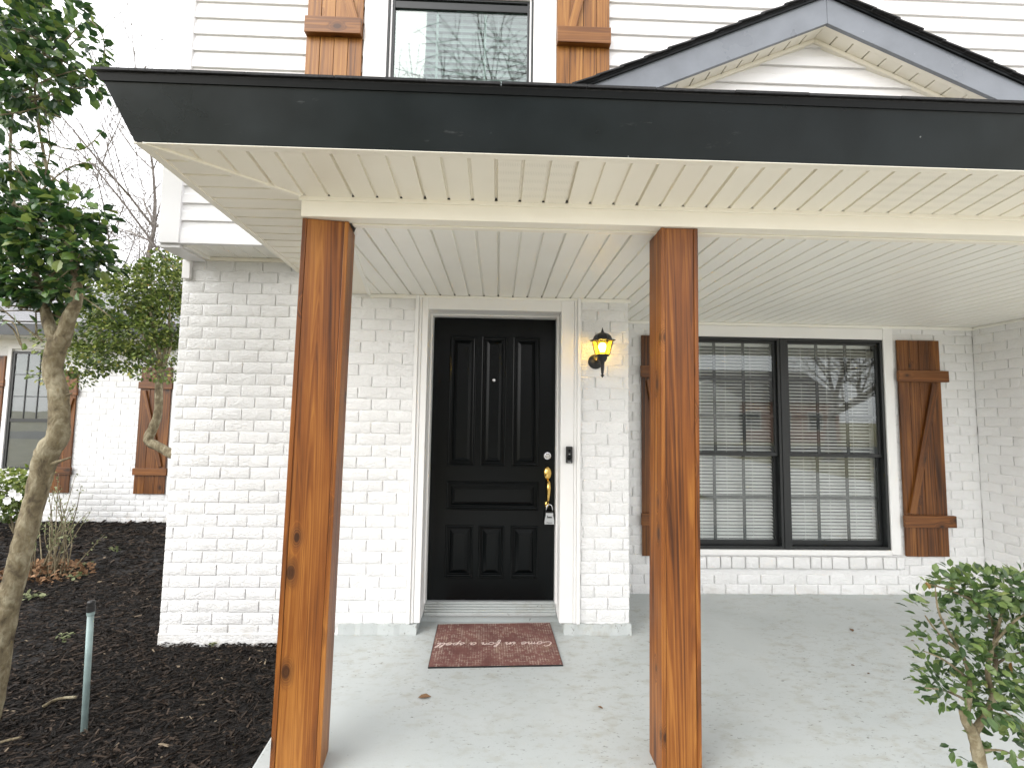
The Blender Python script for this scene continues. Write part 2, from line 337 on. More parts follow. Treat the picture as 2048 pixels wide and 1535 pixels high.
def bark(name, a, b, c_, s=14):
    m, n, p = mat(name); v = coords(n, (1, 1, .6))
    f = noise(n, v, s, 6, .65, .4); c = ramp(n, f, [(.32, a), (.5, b), (.66, c_)])
    n.links.new(c, p.inputs['Base Color']); p.inputs['Roughness'].default_value = .85; bump(n, p, math_(n, 'ADD', f, math_(n, 'MULTIPLY', noise(n, v, 60, 3), .4)), .8, .02); return m
M['bark'] = bark('mottled_bark', (.07, .052, .03), (.19, .155, .09), (.33, .295, .20), 22)
M['bark_grey'] = bark('grey_bark', (.10, .085, .075), (.16, .14, .125), (.22, .20, .18), 9)
M['lawn'] = simple('dormant_lawn', (.26, .235, .13), .95, var=.4, vscale=3, bstr=.6, bscale=80)
M['concrete'] = simple('concrete', (.56, .55, .52), .85, var=.12, vscale=3, bstr=.2, bscale=50)
M['asphalt'] = simple('asphalt', (.055, .055, .057), .9, var=.2, vscale=8)
M['far_wall'] = simple('far_house_brick', (.36, .20, .15), .9, var=.15, vscale=12)
M['far_white'] = simple('far_house_trim', (.75, .74, .72), .6)
M['far_roof'] = simple('far_house_roof', (.13, .12, .115), .9, var=.2, vscale=9)

# ------------------------------------------------------------------ setting: ground
YB, YW, YPF, YU, ZC, ZBT = -.103, .595, -1.3634, -.38, 2.353, 2.44
DY = .12
g = MB(); g.quad((-300, -300, -.17), (300, -300, -.17), (300, 300, -.17), (-300, 300, -.17)); tag(g.build('lawn', M['lawn']), kind='structure')
g = MB(); g.quad((-120, -24, -.160), (120, -24, -.160), (120, -15.5, -.160), (-120, -15.5, -.160)); tag(g.build('street', M['asphalt']), kind='structure')
g = MB(); g.box(-.4, 4.88, -4.4, -1.78, -.165, -.13); g.box(-.4, 1.2, -15.5, -4.405, -.165, -.13); tag(g.build('front_path_bounce', M['concrete'], bevel=.01), kind='structure')  # near slab unseen, widened and paled to bounce light under the porch
g = MB(); g.box(4.9, 10.5, -15.5, -1.6, -.165, -.125); tag(g.build('driveway', M['concrete'], bevel=.01), kind='structure')
g = MB(); g.hexa([(-.605, -.12, -.16), (-.50, -1.72, -.16), (4.9, -1.72, -.16), (4.9, .7, -.16), (-.05, .7, -.16), (-.05, -.12, -.16)],
                 [(-.605, -.12, 0), (-.50, -1.72, 0), (4.9, -1.72, 0), (4.9, .7, 0), (-.05, .7, 0), (-.05, -.12, 0)])
tag(g.build('porch_floor', M['floor'], bevel=.012), kind='structure')
def gz(x, y):
    z = -.072 - .012*max(0, min(3.4, y)) + .018*mnoise.noise((x*1.3, y*1.3, 0)) + .008*mnoise.noise((x*6, y*6, 3))
    d = x+.62
    return z - (.02 if d > 0 else 0)
g = MB(); nx, ny = 90, 70
for j in range(ny+1):
    for i in range(nx+1):
        x = -8.2 + (8.2-.45)*i/nx; y = -3.6 + 7.1*j/ny
        g.v.append((x, y, gz(x, y)-.012))
for j in range(ny):
    for i in range(nx): a = j*(nx+1)+i; g.f.append((a, a+1, a+nx+2, a+nx+1))
tag(g.build('mulch_bed', M['soil'], smooth=True), kind='structure')
ch = MB(); ch.c = []; rr = random.Random(3)
def chip(x, y, L, w):
    a = rr.gauss(.35, .9); t = rr.gauss(0, .22); r2 = rr.gauss(0, .3); z = gz(x, y)+rr.uniform(-.008, .014)
    ux = Vector((math.cos(a)*math.cos(t), math.sin(a)*math.cos(t), math.sin(t))); vx = Vector((-math.sin(a), math.cos(a), math.sin(r2))).normalized(); n = ux.cross(vx); th = w*rr.uniform(.2, .45)
    c = Vector((x, y, z)); p = rr.uniform(.4, 1)
    b = [c-ux*L/2-vx*w/2*p, c+ux*L/2*rr.uniform(.7, 1)-vx*w/2*rr.uniform(.2, .9), c+ux*L/2+vx*w/2*p, c-ux*L/2*rr.uniform(.7, 1)+vx*w/2]
    ch.hexa([q-n*th/2 for q in b], [q+n*th/2 for q in b]); q = rr.random()**1.6*.9 if rr.random() > .007 else rr.uniform(.93, 1.0)
    ch.c += [q]*6
for _ in range(15500):
    x = rr.uniform(-2.35, -.5); y = rr.uniform(-1.75, .1)
    if y > -.11 and x > -1.78: continue
    if x > -.6+(-y-.1)*.07: continue
    chip(x, y, rr.uniform(.012, .05)*rr.choice((.6, 1, 1, 1.5)), rr.uniform(.004, .013))
for _ in range(15000):
    x = rr.uniform(-7.2, -1.75); y = rr.uniform(-.9, 3.42)
    if x > -1.79 and y > -.1: continue
    s = 1+max(0, y)*.35
    chip(x, y, rr.uniform(.02, .055)*s, rr.uniform(.006, .015)*s)
for _ in range(11000):
    x = rr.uniform(-3.9, -1.75); y = rr.uniform(-1.75, 1.3)
    if x > -1.79 and y > -.1: continue
    if x > -2.3 and y < -.1: continue
    chip(x, y, rr.uniform(.018, .05), rr.uniform(.006, .014))
tag(ch.build('mulch_chips', M['chips'], fix=False), 'loose dark brown bark mulch chips covering the planting bed', 'mulch', kind='stuff')

# ------------------------------------------------------------------ the house
HOUSE = empty('house', (1.3, .2, 0)); tag(HOUSE, 'white painted brick house with black front door and cedar posted porch', 'house')
# --- bricks
COURSE, PITCH_B = .0815, .203
bvar = []
def brick_variants():
    for k in range(12):
        r = random.Random(100+k); L, H, D = 1.0, .0775, .022; mb = MB(); NX, NZ = 8, 3
        for j in range(NZ+1):
            for i in range(NX+1):
                u, w = i/NX, j/NZ; ed = (i in (0, NX)) or (j in (0, NZ))
                x = (u-.5)*L; z = (w-.5)*H
                if i in (1, NX-1): x = (-.5+.035)*L if i == 1 else (.5-.035)*L
                if j in (1, NZ-1): z = (-1 if j == 1 else 1)*H*.415
                if ed: z += r.gauss(0, .0006); x += r.gauss(0, .004)*(i in (0, NX))
                y = (.0019 if j in (0, NZ) else .0013 if ed else min(.0006, r.gauss(0, .0011)))
                mb.v.append((x, y, z))
        for j in range(NZ):
            for i in range(NX): a = j*(NX+1)+i; mb.f.append((a, a+1, a+NX+2, a+NX+1))
        n = len(mb.v); bo = list(range(NX+1)) + [(NX+1)*j+NX for j in range(1, NZ+1)] + [(NX+1)*NZ+i for i in range(NX-1, -1, -1)] + [(NX+1)*j for j in range(NZ-1, 0, -1)]
        mb.v += [(mb.v[q][0], D, mb.v[q][2]) for q in bo]; m = len(bo)
        for i in range(m): j = (i+1) % m; mb.f.append((bo[j], bo[i], n+i, n+j))
        me = bpy.data.meshes.new('brick'); me.from_pydata(mb.v, [], mb.f); me.polygons.foreach_set('use_smooth', [True]*(NX*NZ)+[False]*m); me.materials.append(M['brick']); bvar.append(me)
brick_variants()
def bricks(parent, a0, a1, z0, z1, plane, face='y', holes=(), off=0, edge=0, rnd=random.Random(5), skip=None):
    """running bond over [a0,a1] x [z0,z1]; face 'y': wall at y=plane facing -y; 'x': wall at x=plane facing -x"""
    n = int(round((z1-z0)/COURSE+.499)); cnt = 0
    for k in range(n):
        zc = z0+COURSE*(k+.5); hh = COURSE
        if zc-COURSE/2 > z1-.02: break
        top = min(zc+COURSE/2, z1); bot = zc-COURSE/2
        ivs = [(a0, a1)]
        for (h0, h1, hz0, hz1) in holes:
            if top > hz0+.012 and bot < hz1-.012:
                nv = []
                for (p, q) in ivs:
                    if h1 <= p or h0 >= q: nv.append((p, q)); continue
                    if h0 > p: nv.append((p, h0))
                    if h1 < q: nv.append((h1, q))
                ivs = nv
        s = a0-PITCH_B + off + (PITCH_B/2 if k % 2 else 0) + rnd.uniform(-.012, .012)
        while s < a1:
            e = s+PITCH_B
            for (p, q) in ivs:
                u, w = max(s, p), min(e, q)
                if w-u < .03: continue
                lo = .001 if u > p+1e-4 else 0; hi = .001 if w < q-1e-4 else 0
                L = w-u-lo-hi; c = (u+lo+w-hi)/2; sz = (top-bot)/COURSE
                pr = max(-.0008, min(.0004, rnd.gauss(0, .0006)))
                Mx = Matrix.Translation((c, plane+pr, (top+bot)/2) if face == 'y' else (plane+pr, c, (top+bot)/2))
                if face == 'x': Mx = Mx @ Matrix.Rotation(R_(-90), 4, 'Z')
                Mx = Mx @ Matrix.Rotation(rnd.gauss(0, .005), 4, 'Y') @ Matrix.Rotation(rnd.gauss(0, .004), 4, 'X') @ Matrix.Diagonal((L, 1, sz, 1))
                link('brick', rnd.choice(bvar), parent, Mx); cnt += 1
            s = e
    return cnt
# front brick wall beside the door
XC = -1.775
w = MB(); w.box(XC+.004, -.12, YB+.0017, .35, -.2, 2.62); bw = w.build('brick_wall', M['brick'], HOUSE); tag(bw, 'white brick wall between the mulch bed and the front door')
Z0 = .052-2*COURSE
print('bricks', bricks(bw, XC, -.12, Z0+COURSE, 2.60, YB, holes=[(-.60, -.1, -1, .055)], off=.05))
bricks(bw, -.09, 2.0, Z0+COURSE, 2.60, XC, face='x')
w = MB(); w.box(XC-.004, -.575, YB-.006, YB+.03, -.2, .052-COURSE*.62)
b0 = w.build('footing', M['brick'], HOUSE, bevel=.006)
# brick pier right of the door
X1, X2 = 1.077, 1.428
w = MB(); w.box(X1, X2-.004, YB+.0017, YW+.1, .06, 2.42); bp = w.build('brick_wall', M['brick'], HOUSE); tag(bp, 'narrow white brick pier carrying the lantern')
print('pier', bricks(bp, X1, X2, .075, 2.40, YB, off=.11))
bricks(bp, YB+.03, YW, .075, 2.36, X2-.001, face='x') if False else None
# window wall
WX0, WX1, WZ0, WZ1, WXM = 2.10, 3.93, .379, 2.225, 3.01
w = MB()
XRW = 4.775
for bx in ((X2-.02, WX0-.06, 0), (WX1+.06, XRW+.2, 0)): w.box(bx[0], bx[1], YW+.0017, YW+.25, -.1, 2.42)
w.box(WX0-.06, WX1+.06, YW+.0017, YW+.25, -.1, WZ0-.05); w.box(WX0-.06, WX1+.06, YW+.0017, YW+.25, WZ1+.09, 2.42)
bww = w.build('brick_wall', M['brick'], HOUSE); tag(bww, 'white brick wall around the twin porch window')
print('win wall', bricks(bww, X2, XRW, .0, 2.36, YW, holes=[(WX0-.07, WX1+.075, .22, 2.40)], off=.03))
# side wall
w = MB(); w.box(XRW+.0017, XRW+.3, -.10, YW+.1, -.1, 2.45); bs = w.build('brick_wall', M['brick'], HOUSE); tag(bs, 'white brick side wall closing the porch end')
print('side', bricks(bs, -.10, YW, .0, 2.36, XRW, face='x', off=.02))
# rowlock sill
sil = MB(); sil.box(WX0-.08, WX1+.1, YW-.022, YW+.03, .222, .228); sill = sil.build('window_sill', M['brick'], HOUSE)
x = WX0-.08
while x < WX1+.1:
    L = random.choice((.095, .12, .15)); e = min(x+L, WX1+.1)
    if e-x > .03: link('brick', random.choice(bvar), sill, Matrix.Translation(((x+e)/2, YW-.03, .272)) @ Matrix.Rotation(random.gauss(0, .01), 4, 'X') @ Matrix.Diagonal((e-x-.006, 1.9, 1.28, 1)))
    x = e
# footings painted with the floor
f = MB()
def foot(x0, x1):
    m = MB(); n = 14; top = []
    for i in range(n+1):
        x = x0+(x1-x0)*i/n; top.append((x, .066+random.uniform(-.006, .006), YB-.016+random.uniform(-.006, .006)))
    for i in range(n):
        a, b = top[i], top[i+1]
        m.hexa([(a[0], a[2]-.012, -.02), (b[0], b[2]-.012, -.02), (b[0], .2, -.02), (a[0], .2, -.02)], [(a[0], a[2], a[1]), (b[0], b[2], b[1]), (b[0], .2, b[1]+.004), (a[0], .2, a[1]+.004)])
    return m.build('footing', M['floor'], HOUSE)
foot(-.575, -.045); foot(.965, X2+.006)
# --- door frame
DL, DR = PY(862, 900, DY), PY(1109.5, 900, DY)
dx0, dx1 = DL.x, DR.x; dz0 = PY(980, 1199.5, DY).z; dz1 = PY(990, 637, DY).z
DF = MB(); cy = YB-.012
DF.box(-.118, -.092, cy-.012, DY, .068, 2.352)
cas = MB()
for (a, b, yy) in ((-.091, -.072, cy), (-.071, dx0-.012, cy+.006), (dx1+.012, 1.03, cy+.006), (1.031, 1.05, cy), (1.051, X1-.001, cy-.012)): cas.box(a, b, yy, DY+.05, .070, 2.352)
DF.v = []; DF.f = []
DF.box(-.118, -.092, cy-.012, DY+.05, .070, 2.352)
DFo = empty('door_frame', (.48, YB, 0), HOUSE)
a_ = DF.build('casing', M['trim'], DFo, bevel=.003)
cas.build('casing', M['trim'], DFo, bevel=.003)
h = MB(); h.box(dx0-.012, dx1+.012, cy+.008, DY+.05, dz1+.012, 2.352); h.build('head_casing', M['trim'], DFo, bevel=.003)
h = MB()
for (a, b) in ((dx0-.0125, dx0-.003), (dx1+.003, dx1+.0125)): h.box(a, b, .05, DY+.06, dz0, dz1+.011)
h.box(dx0-.003, dx1+.003, .05, DY+.06, dz1+.003, dz1+.0115); h.build('door_stop', M['trim'], DFo)
# threshold: three stepped ridges over a painted step
th = MB()
for i in range(5):
    y0 = .045+i*.016; z0 = dz0-.062+i*.0125
    th.box(dx0-.01, dx1+.01, y0, DY+.04, z0-.010 if i else z0-.02, z0+.0015)
tho = th.build('threshold', M['floor'], HOUSE, bevel=.003)
st = MB(); st.box(-.05, 1.0, .075, DY+.3, -.05, dz0-.075); st.build('door_step', M['floor'], HOUSE, bevel=.01)
# --- door
DOOR = empty('door', (dx0, DY, dz0), HOUSE); tag(DOOR, 'black seven panel front door with brass handle')
PAN = [((897, 672), (952, 930)), ((962, 672), (1013, 932)), ((1025, 674), (1079, 933)), ((893, 962), (1075, 1020)), ((889, 1050), (944, 1156)), ((955, 1050), (1008, 1156)), ((1020, 1050), (1075, 1157))]
rects = []
for (a, b) in PAN:
    p, q = PY(a[0], (a[1]+b[1])/2, DY), PY(b[0], (a[1]+b[1])/2, DY); t = PY((a[0]+b[0])/2, a[1], DY).z; u = PY((a[0]+b[0])/2, b[1], DY).z
    rects.append([p.x, q.x, u, t])
for k in (0, 1, 2): rects[k][2] = rects[1][2]; rects[k][3] = rects[1][3]
for k in (4, 5, 6): rects[k][2] = rects[5][2]; rects[k][3] = rects[5][3]
for k in (4, 5, 6): rects[k][0] = rects[k-4][0]; rects[k][1] = rects[k-4][1]
rects[3][0] = rects[0][0]; rects[3][1] = rects[2][1]
# stiles and rails leave openings for the panels
xs = sorted({dx0, dx1} | {r[0] for r in rects} | {r[1] for r in rects}); zs = sorted({dz0, dz1} | {r[2] for r in rects} | {r[3] for r in rects})
st = MB()
for i in range(len(xs)-1):
    for j in range(len(zs)-1):
        cx, cz = (xs[i]+xs[i+1])/2, (zs[j]+zs[j+1])/2
        if any(r[0] < cx < r[1] and r[2] < cz < r[3] for r in rects): continue
        st.quad((xs[i], DY, zs[j]), (xs[i+1], DY, zs[j]), (xs[i+1], DY, zs[j+1]), (xs[i], DY, zs[j+1]))
st.box(dx0, dx1, DY+.03, DY+.045, dz0, dz1); st.build('door_leaf', M['door'], DOOR, fix=False)
def nest(name, r, steps, mtl, parent, y):
    m = MB(); rings = []
    for (ins, dep) in steps:
        n = len(m.v); m.v += [(r[0]+ins, y+dep, r[2]+ins), (r[1]-ins, y+dep, r[2]+ins), (r[1]-ins, y+dep, r[3]-ins), (r[0]+ins, y+dep, r[3]-ins)]; rings.append(n)
    for a, b in zip(rings, rings[1:]):
        for q in range(4): w2 = (q+1) % 4; m.f.append((a+q, a+w2, b+w2, b+q))
    n = rings[-1]; m.f.append((n, n+1, n+2, n+3)); return m.build(name, mtl, parent, fix=False)
for r in rects:
    nest('panel', r, [(0, 0), (.002, -.008), (.008, -.011), (.014, -.006), (.017, .004), (.024, .006), (.028, .016), (.034, .016), (.060, .003), (.062, .0015), (.066, .0015)], M['door'], DOOR, DY)
pp = PY(988, 760, DY); m = MB(); m.lathe([(0, -.012), (.006, -.012), (.012, -.010), (.0135, -.004), (.0135, .02)], (pp.x, DY, pp.z), 'y', 20); m.build('peephole', M['chrome'], DOOR, smooth=True)
dp = PY(1095, 911, DY); m = MB(); m.lathe([(0, -.026), (.017, -.026), (.019, -.023), (.021, -.004), (.027, -.003), (.029, .001), (.029, .003)], (dp.x, DY, dp.z), 'y', 28); m.build('deadbolt', M['chrome'], DOOR)
hp = PY(1095, 946, DY); HN = empty('handle_set', (hp.x, DY, hp.z), DOOR)
m = MB(); n = 28; prof = [(0, -.022), (.35, -.021), (.7, -.016), (.92, -.008), (1, 0), (1, .003)]
base = len(m.v)
for (s, y) in prof:
    for q in range(n): a = 2*math.pi*q/n; m.v.append((hp.x+.031*s*math.cos(a), DY+y, hp.z+.052*s*math.sin(a)))
for i in range(len(prof)-1):
    for q in range(n): r = (q+1) % n; m.f.append((i*n+q, i*n+r, (i+1)*n+r, (i+1)*n+q))
m.build('escutcheon', M['brass'], HN, smooth=True)
hx, hz = hp.x+.004, hp.z
m = MB(); m.tube([(hx, DY-.004, hz-.050), (hx, DY-.03, hz-.056), (hx, DY-.05, hz-.072), (hx, DY-.056, hz-.10), (hx-.001, DY-.052, hz-.15), (hx-.003, DY-.04, hz-.19), (hx-.005, DY-.022, hz-.213), (hx-.005, DY-.002, hz-.225)],
       [.008, .011, .013, .015, .012, .009, .007, .006], 12); m.build('grip', M['brass'], HN, smooth=True)
m = MB()
for (s, y) in prof:
    for q in range(n): a = 2*math.pi*q/n; m.v.append((hx-.006+.018*s*math.cos(a), DY+y*.5, hz-.232+.027*s*math.sin(a)))
for i in range(len(prof)-1):
    for q in range(n): r = (q+1) % n; m.f.append((i*n+q, i*n+r, (i+1)*n+r, (i+1)*n+q))
m.build('lower_escutcheon', M['brass'], HN, smooth=True)

# --- posts
def post(fl_t, fr_t, fl_b, dep, label, rot=0, W=None):
    """front-left top, front-right top, front-left bottom (points), depth"""
    P = empty('porch_post', ((fl_b.x+.085), YPF+dep/2, 0), HOUSE); P['label'] = label
    W = W or fr_t.x-fl_t.x; t = .019; cr_, sr_ = math.cos(R_(rot)), math.sin(R_(rot))
    def q_(o, u, v, z): return (o.x+u*cr_-v*sr_, YPF+u*sr_+v*cr_, z)
    def seg(name, u0, u1, v0, v1):
        m = MB(); b = [q_(fl_b, u, v, .001) for (u, v) in ((u0, v0), (u1, v0), (u1, v1), (u0, v1))]; tp = [q_(fl_t, u, v, ZC) for (u, v) in ((u0, v0), (u1, v0), (u1, v1), (u0, v1))]
        m.hexa(b, tp); m.build(name, M['cedar'], P, bevel=.0025)
    seg('plank', t+.0008, W-t-.0008, .0025, .021); seg('plank', t+.0008, W-t-.0008, dep-.021, dep-.0025)
    seg('plank', 0, t, 0, dep); seg('plank', W-t, W, 0, dep); seg('core', t+.001, W-t-.001, .022, dep-.022)
    return P
p1t, p1r = PY(605, 433, YPF), PY(687, 436, YPF); p1b = PY(538.5, 1535, YPF)
p1b = p1t + (p1b-p1t)*((0-p1t.z)/(p1b.z-p1t.z))
post(p1t, p1r, p1b, .157, 'cedar porch post standing at the corner beside the mulch bed', 8, .196)
p2t, p2r = PY(1322, 460, YPF), PY(1396, 462, YPF); p2b = PY(1324, 1520, YPF); p2b = p2t+(p2b-p2t)*((0-p2t.z)/(p2b.z-p2t.z))
post(p2t, p2r, p2b, .157, 'cedar porch post standing in front of the twin window')

# --- beam, soffits, ceiling
FB = Vector((-.861, -1.69, 2.478)); FBW = Vector((-.965, -.103, 2.50))   # fascia bottom: front corner, end at the wall
BX = p1t.x-.003
bm_ = MB(); bm_.box(BX, 7.4, YPF-.012, YPF+.05, ZC+.002, ZBT); bm_.build('beam', M['cream'], HOUSE, bevel=.003)
bm_ = MB(); bm_.box(BX-.01, 7.4, YPF-.021, YPF+.03, ZBT-.016, ZBT+.004); bm_.build('beam_trim', M['cream'], HOUSE, bevel=.002)
bm_ = MB(); bm_.box(BX+.204, XRW, YPF+.051, YPF+.085, ZC-.004, ZC+.05); bm_.build('beam_trim', M['cream'], HOUSE, bevel=.002)
CLx = lambda y: -.205 - (y+1.371)*.188
rb = MB(); rb.hexa([(CLx(-1.3)-.17, -1.31, ZC+.001), (CLx(-1.3)-.012, -1.31, ZC+.001), (CLx(YB)-.012, YB, ZC+.001), (CLx(YB)-.17, YB, ZC+.001)], [(CLx(-1.3)-.17, -1.31, ZBT+.03), (CLx(-1.3)-.012, -1.31, ZBT+.03), (CLx(YB)-.012, YB, ZBT+.03), (CLx(YB)-.17, YB, ZBT+.03)])
rb.build('beam', M['cream'], HOUSE, bevel=.003)
rb = MB(); rb.hexa([(CLx(-1.2)-.022, -1.2, ZC-.010), (CLx(-1.2)+.004, -1.2, ZC-.010), (CLx(YB)+.004, YB, ZC-.010), (CLx(YB)-.022, YB, ZC-.010)], [(CLx(-1.2)-.022, -1.2, ZC+.02), (CLx(-1.2)+.004, -1.2, ZC+.02), (CLx(YB)+.004, YB, ZC+.02), (CLx(YB)-.022, YB, ZC+.02)])
rb.build('ceiling_trim', M['ceil'], HOUSE, bevel=.002)
LANE = .1045
def lanes(name, parent, a0, nl, f0, f1, zf, along='y', mtl='ceil', pitch=LANE):
    """one soffit panel of nl lanes: profile across a, running along the other axis from f0(a) to f1(a)"""
    m = MB(); pr = []
    for k in range(nl):
        a = a0+k*pitch; last = (k == nl-1)
        gd = .018 if last else .012
        pr += [(a+.001, 0), (a+pitch-.013, 0), (a+pitch-.0105, gd), (a+pitch-.0015, gd)]
    pr.append((a0+nl*pitch+.001, 0)); pr.append((a0+nl*pitch+.001, .018))
    n = len(pr)
    for i, (a, d) in enumerate(pr):
        s, e = f0(a), f1(a)
        if e < s: e = s
        for q in (s, e):
            x, y = (a, q) if along == 'y' else (q, a); m.v.append((x, y, zf(x, y)+d))
    for i in range(n-1): m.f.append((2*i, 2*i+1, 2*i+3, 2*i+2))
    o = m.build(name, M[mtl], parent, fix=False); return o
CE = empty('porch_ceiling', (2, -.6, ZC), HOUSE)
bk = MB(); bk.hexa([(CLx(-1.31)-.01, -1.31, ZC+.024), (XRW+.1, -1.31, ZC+.024), (XRW+.1, YW+.1, ZC+.024), (CLx(YB)-.01, YW+.1, ZC+.024)], [(CLx(-1.31)-.01, -1.31, ZC+.03), (XRW+.1, -1.31, ZC+.03), (XRW+.1, YW+.1, ZC+.03), (CLx(YB)-.01, YW+.1, ZC+.03)]); bk.build('ceiling_backing', M['dark'], CE)
x = -.46; k = 0
while x < XRW:
    nl = 3
    if x+3*LANE > X2 and x < X2: nl = max(1, int((X2-x)/LANE))
    if x < X2-.02: f1 = lambda a: YB-.002
    else: f1 = lambda a: YW-.002
    def f0(a):
        y = YPF+.05
        yc = -1.371-(a+.207)/.188          # left trim line
        return max(y, yc) if a < -.2 else y
    if x+nl*LANE > XRW: nl = max(1, int((XRW-x)/LANE))
    lanes('ceiling_panel', CE, x, nl, f0, f1, lambda a, b: ZC); x += nl*LANE; k += 1
    if x > XRW-LANE*.5: break
for (a, b, y) in ((CLx(YB), -.118, YB), (X1, X2, YB), (X2, XRW, YW)):
    m = MB(); m.box(a, b+.012, y-.022, y+.004, ZC-.026, ZC-.001); m.build('ceiling_trim', M['ceil'], HOUSE, bevel=.003)
m = MB(); m.box(-.118, X1, YB-.018, YB-.002, ZC-.016, ZC-.001); m.build('ceiling_trim', M['ceil'], HOUSE, bevel=.003)
m = MB(); m.box(XRW-.018, XRW+.002, -1.3, YW-.03, ZC-.022, ZC-.001); m.build('ceiling_trim', M['ceil'], HOUSE, bevel=.003)
# front soffit
BC = Vector((BX, YPF-.02, ZBT))                       # beam outer corner
SF = empty('front_soffit', (1.5, -1.5, 2.45), HOUSE); ZS = lambda x, y: FB.z+.004 + (ZBT-.004-FB.z)*max(0, min(1, (y-FB.y)/(BC.y-FB.y)))
mit = lambda a: FB.y + (BC.y-FB.y)*(a-FB.x)/(BC.x-FB.x)      # mitre y at x
x = -.80; k = 0
perf = {6, 12, 13}
bk = MB(); bk.box(BX, 7.4, FB.y+.005, BC.y+.1, 2.50, 2.51); bk.build('soffit_backing', M['dark'], SF)
x = PZ(600+315*.342, 393, 2.44).x - 9*LANE
while x < 7.3:
    lanes('soffit_panel', SF, x, 3, lambda a: FB.y+.012, lambda a: (max(FB.y+.012, min(BC.y, mit(a))) if a < BC.x else BC.y), ZS, mtl='perf' if k in (5, 10, 11) else 'cream'); x += 3*LANE; k += 1
m = MB(); m.box(FB.x+.005, 7.4, FB.y, FB.y+.032, FB.z-.003, FB.z+.0025); m.build('soffit_trim', M['cream'], SF, bevel=.001)
# left soffit
LS = empty('side_soffit', (-.7, -.8, 2.46), HOUSE)
lx = lambda y: FB.x + (FBW.x-FB.x)*(y-FB.y)/(FBW.y-FB.y)
zl = lambda x, y: FB.z+.004+.012*(y-FB.y)
bk = MB(); bk.hexa([(lx(-1.6)+.02, -1.55, 2.515), (BX+.1, -1.36, 2.515), (CLx(YB)-.05, YB, 2.53), (lx(YB)+.01, YB, 2.53)], [(lx(-1.6)+.02, -1.55, 2.535), (BX+.1, -1.36, 2.535), (CLx(YB)-.05, YB, 2.55), (lx(YB)+.01, YB, 2.55)]); bk.build('soffit_backing', M['dark'], LS)
imit = lambda y: FB.x + (BC.x-FB.x)*(y-FB.y)/(BC.y-FB.y)
y = -1.66; k = 0
while y < YB-.05:
    nl = 3 if y+3*LANE < YB else max(1, int((YB-y)/LANE+.6))
    def fx1(a): return min(imit(a), BX) if a < BC.y else CLx(a)-.165
    def zz(x, y): return ZS(x, min(y, BC.y)) if y < BC.y else zl(x, y)
    lanes('soffit_panel', LS, y, nl, lambda a: lx(a)+.012, fx1, zl, along='x', mtl='perf' if k == 2 else 'cream'); y += nl*LANE; k += 1
m = MB(); m.hexa([(lx(FB.y)-.004, FB.y, FB.z-.004), (lx(FB.y)+.03, FB.y, FB.z-.004), (lx(YB)+.03, YB, FBW.z-.004), (lx(YB)-.004, YB, FBW.z-.004)], [(lx(FB.y)-.004, FB.y, FB.z+.006), (lx(FB.y)+.03, FB.y, FB.z+.006), (lx(YB)+.03, YB, FBW.z+.006), (lx(YB)-.004, YB, FBW.z+.006)]); m.build('soffit_trim', M['cream'], LS, bevel=.002)
d = (BC-FB); n2 = Vector((-d.y, d.x, 0)).normalized()*.014
a3, b3 = FB+Vector((.02, .01, 0)), BC+Vector((0, 0, .004))
m = MB(); m.hexa([a3-n2-Vector((0, 0, .006)), b3-n2-Vector((0, 0, .010)), b3+n2-Vector((0, 0, .010)), a3+n2-Vector((0, 0, .006))], [a3-n2+Vector((0, 0, .012)), b3-n2+Vector((0, 0, .02)), b3+n2+Vector((0, 0, .02)), a3+n2+Vector((0, 0, .012))]); m.build('mitre_trim', M['cream'], SF, bevel=.002)
# fascia
ta = R_(21); ft = .022
def fasc(h): return FB + Vector((-h*math.sin(ta), -h*math.sin(ta), h*math.cos(ta)))
FH = .192
T = fasc(FH); inn = Vector((0, ft, 0)); inx = Vector((ft, 0, 0))
m = MB(); XE = 7.5
m.hexa([FB, (XE, FB.y, FB.z), (XE, FB.y+ft, FB.z), FB+Vector((ft, ft, 0))], [T, (XE, T.y, T.z), (XE, T.y+ft, T.z), T+Vector((ft, ft, 0))]); m.build('fascia', M['fascia'], HOUSE)
WB = Vector((FBW.x, YB, FBW.z)); WT = WB+Vector((-FH*math.sin(ta), 0, FH*math.cos(ta)))
m = MB(); m.hexa([FB, FB+Vector((ft, ft, 0)), WB+inx, WB], [T, T+Vector((ft, ft, 0)), WT+inx, WT]); m.build('fascia', M['fascia'], HOUSE)
# drip edge and shingles on the eave
T2 = fasc(FH+.021)+Vector((-.006, -.006, 0))
m = MB(); Tb = fasc(FH-.002)+Vector((-.007, -.007, 0))
m.hexa([Tb, (XE, Tb.y, Tb.z), (XE, Tb.y+.03, Tb.z+.004), Tb+Vector((.03, .03, .004))], [T2, (XE, T2.y, T2.z), (XE, T2.y+.03, T2.z), T2+Vector((.03, .03, 0))]); m.build('drip_edge', M['drip'], HOUSE)
RF = empty('porch_roof', (2, -1, 2.7), HOUSE); sl_ = math.tan(R_(21))
def roofz(y): return T2.z+.003+(y-T2.y)*sl_
wx = T2.x
m = MB(); hipx = wx+(YU-T2.y)
m.hexa([(wx, T2.y, T2.z), (XE, T2.y, T2.z), (XE, YU, roofz(YU)-.01), (hipx, YU, roofz(YU)-.01)], [(wx, T2.y, T2.z+.006), (XE, T2.y, T2.z+.006), (XE, YU, roofz(YU)+.006), (hipx, YU, roofz(YU)+.006)]); m.build('roof_deck', M['shingle'], RF)
m = MB(); m.hexa([(wx, T2.y, T2.z-.004), (hipx, YU, roofz(YU)-.014), (wx-.1, YU, T2.z-.004)], [(wx, T2.y, T2.z+.003), (hipx, YU, roofz(YU)+.003), (wx-.1, YU, T2.z+.003)]); m.build('roof_deck', M['shingle'], RF)
